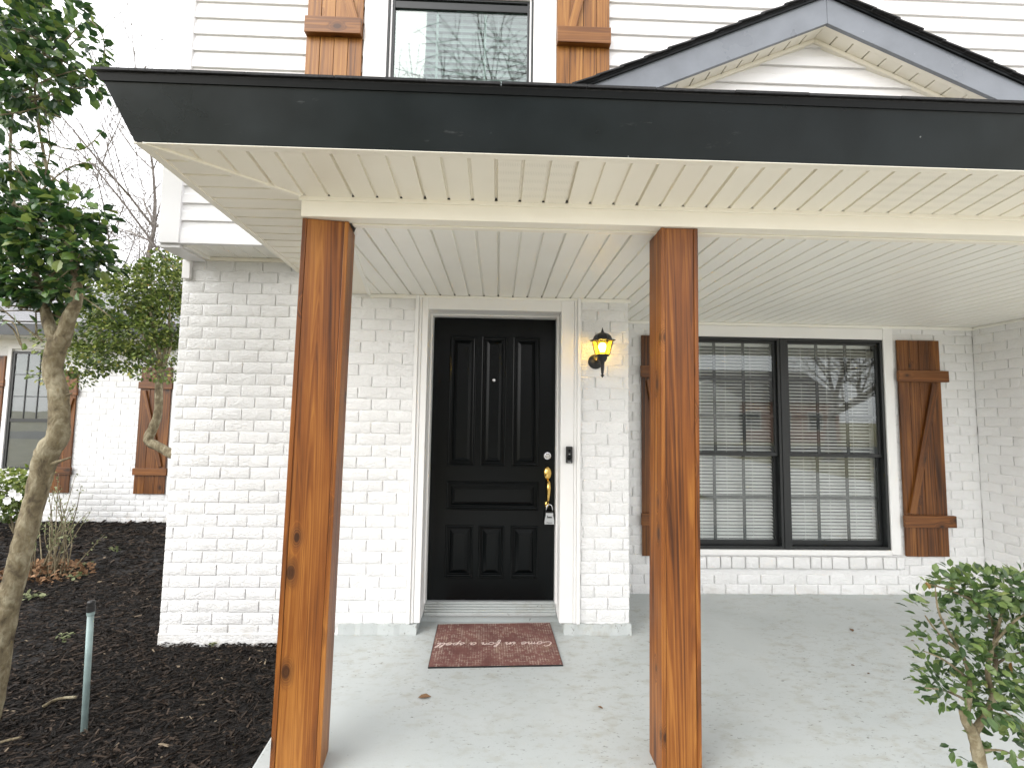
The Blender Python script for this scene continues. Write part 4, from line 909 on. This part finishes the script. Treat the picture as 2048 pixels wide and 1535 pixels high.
# doormat
c4 = [PZ(862, 1332, .01), PZ(1127, 1328, .01), PZ(1098, 1244, .01), PZ(872, 1247, .01)]
ctr = sum(c4, Vector())/4; ux = ((c4[1]-c4[0])+(c4[2]-c4[3])).normalized(); uy_ = Vector((-ux.y, ux.x, 0)); mw = ((c4[1]-c4[0]).length+(c4[2]-c4[3]).length)/2; mh = (c4[3]-c4[0]).length
MT = empty('doormat', (ctr.x, ctr.y, 0)); tag(MT, 'worn dark red doormat with upside down script on the porch floor', 'doormat')
MM = Matrix.Translation((ctr.x, ctr.y, 0)) @ Matrix.Rotation(math.atan2(ux.y, ux.x), 4, 'Z')
m = MB(); n = 24
for j in range(9):
    for i in range(n+1):
        x, y = (i/n-.5)*mw, (j/8-.5)*mh; m.v.append((x, y, .009+.0022*mnoise.noise((x*5, y*5, 1))))
for j in range(8):
    for i in range(n): a = j*(n+1)+i; m.f.append((a, a+1, a+n+2, a+n+1))
o = m.build('mat_face', M['mat'], None); o.matrix_basis = MM; setp(o, MT)
m = MB(); m.box(-mw/2-.004, mw/2+.004, -mh/2-.004, mh/2+.004, .001, .0065); o = m.build('rubber_backing', M['black'], None, bevel=.002); o.matrix_basis = MM; setp(o, MT)
# handwritten script, drawn as pen strokes
G_ = {
 'C': ([[(.9, 1.55), (.6, 1.9), (.1, 1.5), (-.05, .6), (.3, .05), (.8, .1), (1.2, .5)]], 1.25),
 'o': ([[(.75, .85), (.35, .95), (.1, .5), (.3, .05), (.7, .1), (.85, .55), (.7, .9), (1.1, .8)]], 1.1),
 'm': ([[(0, .8), (.15, .9), (.2, 0)], [(.2, .5), (.45, .9), (.6, .75), (.6, 0)], [(.6, .5), (.85, .9), (1.05, .7), (1.05, .1), (1.35, .3)]], 1.35),
 'e': ([[(.1, .45), (.7, .6), (.6, .95), (.2, .8), (.1, .3), (.4, .0), (.9, .25)]], .95),
 'i': ([[(0, .3), (.25, .9), (.25, .1), (.45, .05), (.65, .35)], [(.3, 1.3), (.36, 1.36)]], .65),
 'n': ([[(0, .4), (.15, .9), (.2, 0)], [(.2, .5), (.55, .9), (.7, .7), (.7, .1), (1.0, .3)]], 1.0),
 'f': ([[(0, .3), (.5, 1.3), (.55, 1.8), (.3, 1.8), (.2, 1.0), (.15, -.7), (.4, -.9), (.45, -.2), (.3, .1), (.8, .4)]], .8),
 'r': ([[(0, .3), (.2, 1.0), (.35, .8), (.6, .85), (.6, .15), (.9, .3)]], .85),
 'a': ([[(.75, .85), (.35, .95), (.1, .45), (.3, .05), (.65, .3), (.78, .9), (.75, .15), (1.1, .3)]], 1.1),
 's': ([[(0, .2), (.45, .95), (.5, .55), (.65, .2), (.35, 0), (.1, .15)], [(.5, .1), (.85, .3)]], .85),
 'p': ([[(0, .3), (.25, .9), (.1, -.9)], [(.2, .5), (.5, .95), (.75, .6), (.55, .1), (.25, .15)], [(.55, .1), (1.0, .35)]], 1.0),
 'l': ([[(0, .3), (.5, 1.4), (.5, 1.8), (.3, 1.7), (.2, .4), (.35, 0), (.65, .3)]], .62),
}
def cr(pts, k=6):
    P = [pts[0]]+list(pts)+[pts[-1]]; out = []
    for i in range(1, len(P)-2):
        for s in range(k):
            t = s/k; out.append(tuple(.5*((2*P[i][a])+(-P[i-1][a]+P[i+1][a])*t+(2*P[i-1][a]-5*P[i][a]+4*P[i+1][a]-P[i+2][a])*t*t+(-P[i-1][a]+3*P[i][a]-3*P[i+1][a]+P[i+2][a])*t**3) for a in (0, 1)))
    return out+[pts[-1]]
sx = 0; strokes = []
for chh in 'Come in for a spell':
    if chh == ' ': sx += .75; continue
    for s in G_[chh][0]: strokes.append([(x+sx+.25*y, y) for x, y in s])
    sx += G_[chh][1]*1.02
kx = mw*.93/sx; ky = .030
m = MB()
for s in strokes:
    q = cr(s); pts = [Vector((-(x*kx-mw*.465), -(y*ky-.012)-.01, .0125)) for x, y in q]
    for a, b in zip(pts, pts[1:]):
        d = b-a
        if d.length < 1e-5: continue
        n = Vector((-d.y, d.x, 0)).normalized()*.0036; e = d.normalized()*.001
        m.quad(a-n-e, b-n+e, b+n+e, a+n-e)
for i, v in enumerate(m.v): m.v[i] = (v[0], v[1], .0098+.0022*mnoise.noise((v[0]*5, v[1]*5, 1))+.0012+(i % 7)*2e-5)
o = m.build('script_lettering', M['mat_ink'], None, fix=False); o.matrix_basis = MM; setp(o, MT)

# ------------------------------------------------------------------ plants
LEAF = [(0, 0, 0), (-.31, .25, .06), (-.36, .62, .07), (0, 1, -.08), (.36, .62, .07), (.31, .25, .06), (0, .5, 0)]
LF = [(0, 6, 2, 1), (6, 3, 2), (0, 5, 4, 6), (6, 4, 3)]
def leaf(mb, p, d, up, L, wd, tint):
    d = d.normalized(); s = d.cross(up)
    if s.length < 1e-3: s = d.orthogonal()
    s.normalize(); u = s.cross(d); n = len(mb.v)
    for (x, y, z) in LEAF: mb.v.append(tuple(p + s*(x*wd*L) + d*(y*L) + u*(z*L)))
    for f in LF: mb.f.append(tuple(n+i for i in f)); mb.c.append(tint)
def rv(r): 
    while True:
        v = Vector((r.uniform(-1, 1), r.uniform(-1, 1), r.uniform(-1, 1)))
        if .05 < v.length < 1: return v
def clump_leaves(mb, r, c, rad, n, L, wd=.95, shell=.5, fl=None, tlo=0, thi=1, outs=None, pw=1.4, hang=.25):
    for _ in range(n):
        v = rv(r); v = v.normalized()*(v.length**shell); p = Vector((c[0]+v.x*rad[0], c[1]+v.y*rad[1], c[2]+v.z*rad[2]))
        d = (Vector((v.x, v.y, v.z-hang))+rv(r)*.8); up = (Vector((0, 0, 1))+rv(r)*.9)
        t = tlo+(thi-tlo)*min(.999, r.random()**pw)
        if outs is not None: outs.append((p, d, up, L*r.uniform(.65, 1.2), t))
        else: leaf(mb, p, d, up, L*r.uniform(.65, 1.2), wd, t)
def leaf_objects(parent, items, count, eye, wd, mtl, rest_name):
    """largest-showing leaves become objects of their own, the rest one mass"""
    items.sort(key=lambda t: -t[3]/(t[0]-eye).length)
    inv = [t for t in items if 0 <= px_of(t[0])[0] <= 2048 and 0 <= px_of(t[0])[1] <= 1535]
    pick = set(id(t) for t in inv[:count]); vars_ = []
    for k in range(6):
        q = MB(); q.c = []; leaf(q, Vector((0, 0, 0)), Vector((0, 1, 0)), Vector((0, 0, 1)), 1, wd, [.05, .2, .4, .6, .8, .97][k]); o = q.build('leaf', mtl, None, fix=False); vars_.append(o.data); bpy.data.objects.remove(o)
    rest = MB(); rest.c = []
    for t in items:
        if id(t) not in pick: leaf(rest, t[0], t[1], t[2], t[3], wd, t[4]); continue
        d = t[1].normalized(); s = d.cross(t[2])
        if s.length < 1e-3: s = d.orthogonal()
        s.normalize(); u = s.cross(d); Mx = Matrix(((s.x, d.x, u.x, t[0].x), (s.y, d.y, u.y, t[0].y), (s.z, d.z, u.z, t[0].z), (0, 0, 0, 1))) @ Matrix.Scale(t[3], 4)
        link('leaf', vars_[min(5, int(t[4]*6))], parent, Mx)
    o = rest.build(rest_name, mtl, parent, fix=False); o['kind'] = 'stuff'
def px_of(p):
    q = p-CP; z = q.dot(FW)
    return (1024+FPX*q.dot(RT)/z, 767.5-FPX*q.dot(UP)/z) if z > .01 else (-1, -1)
def smooth_pts(pts, k=5):
    P = [pts[0]]+pts+[pts[-1]]; out = []
    for i in range(1, len(P)-2):
        for s in range(k):
            t = s/k; out.append(tuple(.5*((2*P[i][a])+(-P[i-1][a]+P[i+1][a])*t+(2*P[i-1][a]-5*P[i][a]+4*P[i+1][a]-P[i+2][a])*t*t+(-P[i-1][a]+3*P[i][a]-3*P[i+1][a]+P[i+2][a])*t**3) for a in range(4)))
    return out+[pts[-1]]
def limb(mb, pts, n=12, jit=.05, k=5):
    q = smooth_pts(pts, k); mb.tube([p[:3] for p in q], [p[3] for p in q], n, True, jit)
def pp_(px, py, y, r): v = PY(px, py, y); return (v.x, v.y, v.z, r)
# leaning tree at the picture edge
TR = empty('privet_tree', tuple(PZ(-28, 1480, -.09))); tag(TR, 'leaning bare trunked tree with broad glossy leaves beside the mulch bed', 'tree')
YT = -.95; t = MB()
bx = PZ(-40, 1500, -.12)
limb(t, [(bx.x-.03, bx.y, -.14, .062), pp_(-18, 1400, YT, .048), pp_(8, 1250, YT, .044), pp_(38, 1120, YT, .043), pp_(70, 1000, YT+.01, .042), pp_(95, 905, YT+.01, .050), pp_(116, 870, YT+.01, .045), pp_(118, 795, YT, .040), pp_(105, 735, YT, .040), pp_(118, 680, YT-.01, .042)], 18, .06, 8)
limb(t, [pp_(118, 690, YT, .036), pp_(98, 650, YT+.01, .027), pp_(90, 615, YT+.02, .022), pp_(75, 560, YT+.05, .016), pp_(40, 470, YT+.1, .011), pp_(20, 330, YT+.12, .007), pp_(30, 150, YT+.1, .005)], 10, .06)
limb(t, [pp_(122, 690, YT, .036), pp_(136, 640, YT-.02, .030), pp_(152, 600, YT-.03, .026), pp_(150, 540, YT-.02, .018), pp_(120, 440, YT, .012), pp_(90, 320, YT+.05, .007), pp_(70, 170, YT+.05, .005), pp_(110, 60, YT, .004)], 10, .06)
for (a, b) in (((90, 932), (142, 914)), ((112, 797), (144, 786))): limb(t, [pp_(a[0], a[1], YT+.02, .022), pp_((a[0]*2+b[0])/3, (a[1]*2+b[1])/3, YT+.0, .010), pp_(b[0], b[1], YT, .004)], 7, .08, 3)
t.build('trunk', M['bark'], TR, smooth=True)
r = random.Random(21); tw = MB(); items = []
CL = [(40, 60, 70, 75, -1.0, 330), (130, 90, 75, 60, -.95, 170), (60, 165, 70, 45, -1.0, 260), (10, 200, 50, 40, -.9, 120), (170, 150, 40, 35, -.92, 60), (5, 20, 60, 60, -.8, 200), (100, 10, 60, 40, -.85, 120),
      (60, 430, 75, 50, -.95, 330), (20, 400, 50, 45, -.85, 150), (120, 480, 80, 55, -1.0, 330), (70, 540, 75, 55, -.95, 330), (175, 510, 42, 40, -1.0, 130), (20, 560, 50, 40, -.9, 150), (110, 590, 55, 28, -.92, 150), (10, 470, 60, 60, -.8, 220), (170, 580, 25, 22, -1.0, 26),
      (15, 320, 45, 40, -1.0, 90), (150, 420, 50, 30, -1.0, 90), (5, 610, 35, 20, -1.05, 26)]
for (px, py, rx, ry, y, n) in CL:
    c = PY(px, py, y); k = (y-CP.y)/FPX*1.02; clump_leaves(None, r, c, (rx*k, .16, ry*k), int(n*.95), .058, shell=.55, outs=items, pw=1.3)
for (path, y, nl) in (([(120, 120), (170, 150), (205, 190)], -.95, 14), ([(40, 300), (80, 285), (160, 300), (205, 262)], -1.0, 15), ([(90, 350), (100, 300), (95, 250)], -1.0, 13), ([(60, 400), (130, 340), (170, 325)], -1.0, 14), ([(100, 440), (170, 430), (215, 455)], -1.0, 16), ([(130, 570), (190, 610), (230, 640)], -1.05, 10), ([(0, 230), (40, 225), (85, 215), (92, 235)], -1.0, 14), ([(150, 20), (200, 60), (210, 110)], -.9, 12), ([(10, 640), (30, 650), (45, 700)], -1.1, 4)):
    pts = [pp_(a, b, y, .004-.0025*i/len(path)) for i, (a, b) in enumerate(path)]; q = smooth_pts(pts, 6); tw.tube([p[:3] for p in q], [p[3] for p in q], 5)
    for i in range(nl):
        p = Vector(q[min(len(q)-1, int(len(q)*(i+1)/nl*.999))][:3]); items.append((p, rv(r)+Vector((.3, 0, 0)), Vector((0, 0, 1))+rv(r)*.6, .05*r.uniform(.7, 1.1), r.random()))
for _ in range(60):
    c = r.choice(CL); a = PY(c[0]+r.uniform(-1, 1)*c[2]*.8, c[1]+r.uniform(-1, 1)*c[3]*.8, c[4]+r.uniform(-.1, .1)); b = Vector(pp_(r.uniform(30, 130), c[1]+r.uniform(0, 90), YT+.03, 0)[:3]); m_ = (a+b)/2+rv(r)*.04
    tw.tube([b, m_, a], [.006, .004, .002], 5)
tw.build('twigs', M['bark'], TR)
leaf_objects(TR, items, 240, CP, .95, M['leaf_near'], 'foliage')
# small crooked tree at the house corner
T2_ = empty('crooked_tree', (-2.6, 1.4, -.1)); tag(T2_, 'clipped small leaved tree with crooked trunk against the house corner', 'tree'); t = MB(); YS = 1.4
limb(t, [(-2.1, 1.3, -.15, .06), (-2.2, 1.35, .5, .055), (-2.45, 1.38, .9, .05), pp_(343, 907, YS, .046), pp_(318, 893, YS, .044), pp_(297, 880, YS, .046), pp_(306, 855, YS, .043), pp_(316, 825, YS, .037), pp_(318, 770, YS, .035), pp_(322, 735, YS, .032)], 10, .06)
for (px, py) in ((345, 660), (300, 640), (240, 600), (200, 680), (340, 580), (280, 560), (170, 650)): limb(t, [pp_(322, 740, YS, .02), pp_((322+px)/2+6, (740+py)/2, YS+r.uniform(-.1, .1), .013), pp_(px, py, YS+r.uniform(-.3, .3), .005)], 6, .05, 4)
t.build('trunk', M['bark'], T2_, smooth=True)
lf = MB(); lf.c = []
for (px, py, rx, ry, n, y) in ((300, 585, 60, 50, 1500, 1.5), (240, 610, 60, 45, 1300, 1.4), (335, 560, 45, 40, 1000, 1.6), (340, 640, 40, 55, 1000, 1.5), (270, 670, 65, 38, 1300, 1.35), (190, 660, 48, 45, 800, 1.4), (165, 720, 38, 34, 520, 1.3), (230, 715, 45, 24, 420, 1.3), (320, 705, 40, 22, 300, 1.4), (315, 748, 36, 12, 150, 1.3), (140, 690, 30, 40, 260, 1.35), (350, 530, 22, 18, 250, 1.6), (130, 755, 25, 18, 130, 1.3)):
    c = PY(px, py, y); k = (y-CP.y)/FPX; clump_leaves(lf, r, c, (rx*k, .35, ry*k), int(n*1.25), .042, wd=.85, shell=.5, pw=1.7, thi=.93 if py > 560 else 1)
lf.build('crown', M['leaf_small'], T2_, fix=False)
# shrub in front of the porch
SH = empty('porch_shrub', (1.98, -1.95, -.17)); tag(SH, 'small leaved shrub at the porch edge, in the picture corner', 'shrub'); t = MB(); YH = -1.95
limb(t, [(1.99, -1.95, -.2, .022), (1.97, -1.95, .2, .020), pp_(1962, 1535, YH, .017), pp_(1950, 1480, YH, .015), pp_(1940, 1455, YH, .014), pp_(1932, 1440, YH, .013), pp_(1925, 1418, YH, .010)], 9, .08)
limb(t, [pp_(1945, 1470, YH, .011), pp_(1968, 1430, YH, .009), pp_(1985, 1395, YH, .008), pp_(1975, 1340, YH, .006), pp_(1990, 1280, YH, .005), pp_(2010, 1200, YH, .003)], 8, .06)
limb(t, [pp_(1932, 1435, YH, .008), pp_(1940, 1370, YH-.02, .006), pp_(1925, 1310, YH, .005), pp_(1880, 1270, YH, .003), pp_(1850, 1230, YH, .002)], 7, .06)
limb(t, [pp_(1990, 1340, YH, .006), pp_(1990, 1260, YH+.03, .005), pp_(1960, 1210, YH, .004), pp_(1900, 1180, YH, .003), pp_(1850, 1165, YH, .0015)], 7, .06)
for (a, b, c_) in (((1958, 1500), (2005, 1500), (2048, 1520)), ((1935, 1400), (1890, 1380), (1850, 1375)), ((1940, 1360), (1890, 1320), (1845, 1300)), ((1975, 1340), (2020, 1310), (2060, 1300)), ((1985, 1290), (2030, 1240), (2070, 1220)), ((1920, 1300), (1880, 1230), (1870, 1170)), ((1985, 1400), (2030, 1440), (2060, 1480))):
    limb(t, [pp_(*a, YH, .004), pp_(*b, YH+r.uniform(-.06, .06), .003), pp_(*c_, YH+r.uniform(-.1, .1), .0015)], 6, .05, 4)
t.build('stems', M['bark'], SH, smooth=True); items = []
for (px, py, rx, ry, n, y) in ((2000, 1175, 90, 26, 230, -1.95), (2060, 1180, 60, 40, 150, -1.9), (1920, 1180, 50, 20, 75, -1.95), (1880, 1240, 35, 40, 34, -1.95), (2040, 1240, 50, 40, 110, -1.95), (1900, 1290, 55, 30, 40, -1.95), (1960, 1330, 60, 35, 95, -1.95), (1880, 1340, 40, 30, 26, -1.95), (2030, 1340, 45, 50, 80, -1.9), (1930, 1390, 60, 28, 90, -1.98), (2000, 1400, 50, 30, 70, -1.95), (1880, 1380, 30, 20, 14, -1.95), (2030, 1500, 40, 25, 40, -1.95), (2000, 1480, 25, 16, 12, -2.0), (1955, 1250, 40, 30, 30, -1.9), (1960, 1530, 16, 14, 10, -2.0), (2080, 1420, 60, 80, 120, -1.9), (2040, 1290, 40, 50, 90, -1.95), (2030, 1430, 36, 40, 60, -1.95), (1985, 1230, 50, 30, 60, -1.95)):
    c = PY(px, py, y); k = (y-CP.y)/FPX; clump_leaves(None, r, c, (rx*k, .10, ry*k), int(n*1.25), .031, wd=.8, shell=.6, outs=items, pw=1.1, hang=0)
for (px, py) in ((1832, 1190), (1850, 1170), (1870, 1150), (1835, 1300), (1850, 1375), (1845, 1260), (1860, 1215), (1885, 1142), (1900, 1137), (1838, 1330), (1855, 1400)):
    for _ in range(3): items.append((PY(px+r.uniform(-10, 10), py+r.uniform(-10, 10), YH+r.uniform(-.04, .04)), rv(r)+Vector((-.5, 0, .3)), Vector((0, 0, 1))+rv(r)*.5, .03*r.uniform(.6, 1), r.random()))
leaf_objects(SH, items, 280, CP, .8, M['leaf_shrub'], 'foliage')
# wispy plant with brown leaves at its foot
gp = PZ(105, 1150, -.085); NP = empty('wispy_shrub', (gp.x, gp.y, -.09)); tag(NP, 'wispy thin stemmed shrub with dry brown leaves at its foot', 'shrub'); t = MB(); lf = MB(); lf.c = []
for i in range(26):
    tip = PY(r.choice((70, 90, 105, 120, 130, 150, 175, 205)) + r.uniform(-14, 14), r.uniform(945, 1080), gp.y+r.uniform(-.3, .4)); b = gp+Vector((r.uniform(-.14, .14), r.uniform(-.1, .1), -.03)); m_ = (b+tip)/2+Vector((r.uniform(-.06, .06), r.uniform(-.06, .06), .05))
    limb(t, [(*b, .006), (*m_, .0045), (*tip, .002)], 5, .03, 4)
    for _ in range(16): p = m_.lerp(tip, r.uniform(-.2, 1.05)); leaf(lf, p+rv(r)*.025, rv(r)+Vector((0, 0, .5)), Vector((0, 0, 1))+rv(r)*.5, r.uniform(.018, .035), .7, r.random())
t.build('stems', M['bark'], NP); lf.build('foliage', M['leaf_pale'], NP, fix=False)
lf = MB(); lf.c = []
for _ in range(520):
    a = r.uniform(0, 6.28); q = r.random()**.6*.36; p = gp+Vector((math.cos(a)*q*1.15-.08, math.sin(a)*q*.8, .02+.17*(1-q/.36)*r.random())); leaf(lf, p, rv(r), Vector((0, 0, 1))+rv(r)*.6, r.uniform(.03, .06), .8, r.random())
lf.build('dry_leaves', M['leaf_brown'], NP, fix=False)
# flowering shrub under the wing window
FS = empty('flowering_shrub', tuple(PY(25, 1040, 2.7))); tag(FS, 'green shrub with white blooms below the wing window', 'shrub'); t = MB(); lf = MB(); lf.c = []; base = PY(30, 1060, 2.7); base.z = -.1
for (px, py) in ((10, 960), (40, 970), (-20, 950), (60, 1000), (5, 1010)): limb(t, [(*base, .012), pp_((px+30)/2, 1020, 2.7, .008), pp_(px, py, 2.7, .003)], 5, .03, 3)
t.build('stems', M['bark'], FS)
for (px, py, rx, ry, n, tl, th_) in ((5, 970, 34, 30, 500, .3, .9), (40, 985, 30, 28, 420, .2, .8), (15, 1015, 40, 22, 380, 0, .5), (62, 955, 16, 22, 120, .3, .9)):
    c = PY(px, py, 2.7); k = (2.7-CP.y)/FPX; clump_leaves(lf, r, c, (rx*k, .25, ry*k), n, .06, shell=.5, tlo=tl, thi=th_)
lf.build('crown', M['leaf_small'], FS, fix=False)
for (px, py) in ((28, 985), (40, 992), (18, 1000)):
    c = PY(px, py, 2.42); m = MB(); m.c = None
    q = MB(); q.c = []
    for i in range(9): a = i*.7; leaf(q, c, Vector((math.cos(a), -.5, math.sin(a))), Vector((0, -1, 0)), .06, 1.1, .5)
    q.c = None; q.build('bloom', M['petal'], FS, fix=False)
# weeds and litter on the mulch
for i, (px, py, n, w_, lab) in enumerate(((170, 1130, 14, .10, 'pale green weed on the mulch, farthest from the pipe'), (150, 1155, 16, .10, 'pale green weed between the wispy shrub and the pipe'), (62, 1195, 20, .13, 'pale green weed in front of the dry brown leaves'), (128, 1275, 14, .07, 'low pale weed on the mulch beside the grey pipe'), (424, 1290, 5, .025, 'tiny green sprout at the foot of the brick wall'), (225, 1100, 10, .08, 'pale green weed nearest the house corner'))):
    p = PZ(px, py, -.075); q = MB(); q.c = []
    for _ in range(n):
        a = r.uniform(0, 6.28); d = r.random()**.5*w_; e_ = p+Vector((math.cos(a)*d, math.sin(a)*d*.6, .018)); k_ = len(q.f); q.tube([p, (p+e_)/2+Vector((0, 0, .01)), e_], .0012, 3, False); q.c += [.2]*(len(q.f)-k_); leaf(q, p+Vector((math.cos(a)*d, math.sin(a)*d*.6, .012+r.uniform(0, .015))), rv(r)+Vector((0, 0, .1)), Vector((0, 0, 1))+rv(r)*.3, r.uniform(.025, .045), .9, r.random())
    tag(q.build('weed', M['leaf_pale'], fix=False), lab, 'weed', 'weeds growing through the mulch')
def stick(path, rad, lab, z=-.06):
    m = MB(); pts = [tuple(PZ(a, b, z+.006*i))+(rad*(1-.12*i),) for i, (a, b) in enumerate(path)]; limb(m, pts, 7, .12, 4); tag(m.build('stick', M['bark'], smooth=True), lab, 'stick', 'sticks lying on the mulch')
stick([(86, 1412), (115, 1397), (152, 1393)], .009, 'pale stick lying on the mulch beside the pipe')
stick([(-2, 1484), (20, 1478), (42, 1473)], .006, 'pale stick on the mulch at the picture edge')
# sprinkler riser
pb = PZ(168, 1462, -.08); pt = PY(183, 1200, pb.y); RS = empty('sprinkler_riser', tuple(pb)); tag(RS, 'grey plastic sprinkler riser pipe with black nozzle standing in mulch', 'sprinkler')
dv = (pt-pb); m = MB(); m.tube([pb-dv*.06, pb+dv*.5, pb+dv*.91], .0135, 16); m.build('pipe', M['pvc'], RS, smooth=True)
m = MB(); m.tube([pb+dv*.89, pb+dv*.92], .0165, 16); m.build('coupling', M['pvc'], RS)
m = MB(); m.tube([pb+dv*.915, pb+dv*.955, pb+dv*.956, pb+dv*.99, pb+dv], [.018, .018, .0155, .0165, .012], 16); m.build('nozzle', M['black'], RS)
# leaves fallen on the porch floor
for (px, py, L, lab, br) in ((1706, 1262, .05, 'small dead leaf on the porch floor, nearest the twin window', 0), (1710, 1330, .022, 'tiny dead leaf on the porch floor between post and shrub', 0), (1830, 1281, .026, 'tiny dead leaf on the porch floor nearest the shrub', 0), (836, 1394, .07, 'brown leaf scrap on the porch floor in front of the doormat', 1), (1206, 1416, .03, 'small brown leaf on the porch floor beside the post', 1), (1735, 1346, .02, 'tiny dark leaf fragment on the porch floor, midway to the shrub', 0)):
    p = PZ(px, py, .004); q = MB(); q.c = []; a = r.uniform(0, 3); leaf(q, p, Vector((math.cos(a), math.sin(a)*.6, .05)), Vector((0, 0, 1)), L, .7, .25 if not br else .6)
    tag(q.build('dead_leaf', M['leaf_brown'], fix=False), lab, 'leaf', 'dead leaves on the porch floor')

# ------------------------------------------------------------------ bare trees and the houses across the street (seen in the glass)
def bare_tree(name, loc, h, rad, label, seed, levels=5, lean=(0, 0), spread=.75, nb=3, first=.28, grp=None):
    r = random.Random(seed); T_ = empty(name, loc); tag(T_, label, 'tree', grp); tk = MB(); br = MB()
    def grow(mb, p, d, L, rd, lv):
        pts = [p]; rads = [rd]; k = 4 if lv < 2 else 3; q = p.copy(); dd = d.copy()
        for i in range(k):
            dd = (dd+rv(r)*.22+Vector((0, 0, .05))).normalized()
            if loc[1] < 0 and q.y+dd.y*L/k > -4.6: dd.y = -abs(dd.y)
            q = q+dd*(L/k); pts.append(q.copy()); rads.append(rd*(1-.42*(i+1)/k))
        mb.tube(pts, rads, 8 if lv == 0 else (5 if lv < 3 else 3), lv == 0)
        if lv >= levels: return
        n = nb+(1 if lv in (1, 2) else 0)
        for i in range(n):
            j = r.randint(max(1, k-2), k) if lv == 0 else r.randint(1, k); a = r.uniform(0, 6.28)
            side = dd.orthogonal().normalized(); side = Matrix.Rotation(a, 3, dd) @ side
            nd_ = (dd*(1-.25)+side*spread*r.uniform(.6, 1.3)).normalized(); grow(br, pts[j], nd_, L*r.uniform(.55, .8), max(.007, rads[j]*r.uniform(.5, .72)), lv+1)
        grow(br, pts[-1], dd, L*.75, max(.007, rads[-1]*.85), lv+1)
    grow(tk, Vector(loc)-Vector((0, 0, .3)), Vector((lean[0], lean[1], 1)).normalized(), h*first, rad, 0)
    tk.build('trunk', M['bark_grey'], T_, smooth=True); o = br.build('branches', M['bark_grey'], T_, fix=False)
bare_tree('bare_tree', (-6.9, 6.3, -.17), 15, .12, 'slender bare tree rising behind the wing roof', 11, 5, (.15, 0), .7, 3, grp='bare trees')
bare_tree('bare_tree', (-9.4, 8.6, -.17), 17, .16, 'taller bare tree farther behind the wing', 12, 5, (.1, 0), .75, 3, grp='bare trees')
bare_tree('bare_tree', (-5.6, 10.5, -.17), 11.5, .11, 'bare tree showing low beside the overhang corner', 15, 5, (0, 0), .8, 3, grp='bare trees')
bare_tree('bare_oak', (.5, -8.4, -.17), 17, .32, 'large spreading bare oak on the front lawn, mirrored in the upper window', 31, 5, (-.1, .1), .95, 4, .24, grp='bare trees')
bare_tree('bare_oak', (14, -13.5, -.17), 12, .22, 'bare oak near the driveway, mirrored in the twin window', 32, 5, (0, 0), .9, 3, .25, grp='bare trees')
bare_tree('bare_oak', (-6, -13, -.17), 13, .25, 'bare oak on the lawn away from the driveway', 33, 5, (0, 0), .9, 3, .25, grp='bare trees')
def far_house(x, y, w, d, h, label, wall):
    H = empty('neighbour_house', (x, y, -.17)); tag(H, label, 'house', 'houses across the street')
    m = MB(); m.box(x-w/2, x+w/2, y-d, y, -.2, h); m.build('wall', wall, H)
    m = MB(); m.prism([(y-d-.4, h), (y+.4, h), (y-d/2, h+d*.32)], 'x', x-w/2-.4, x+w/2+.4); m.build('roof', M['far_roof'], H)
    m = MB(); gx = x-w*.22; m.hexa([(gx-2.4, y+1.2, -.2), (gx+2.4, y+1.2, -.2), (gx+2.4, y-.2, -.2), (gx-2.4, y-.2, -.2)], [(gx-2.4, y+1.2, h), (gx+2.4, y+1.2, h), (gx+2.4, y-.2, h), (gx-2.4, y-.2, h)]); m.build('bay', M['far_white'], H)
    m = MB(); m.prism([(gx-2.8, h-.05), (gx+2.8, h-.05), (gx, h+1.5)], 'y', y-d/2, y+1.35); m.build('gable_roof', M['far_white'], H)
    for i in range(3):
        wx = x+w*.05+i*w*.16; m = MB(); m.box(wx-.6, wx+.6, y, y+.05, .7, 2.1); wn = m.build('window', M['far_white'], H); m = MB(); m.box(wx-.5, wx+.5, y+.05, y+.07, .8, 2.0); m.build('pane', M['wframe'], wn)
    m = MB(); m.box(x-w*.02-.5, x-w*.02+.5, y, y+.06, -.1, 2.0); m.build('door', M['wframe'], H)
far_house(19, -29, 15, 9, 2.8, 'low brick house across the street beyond the driveway', M['far_wall'])
far_house(0, -29, 14, 9, 2.8, 'pale house across the street facing the front path', M['far_white'])
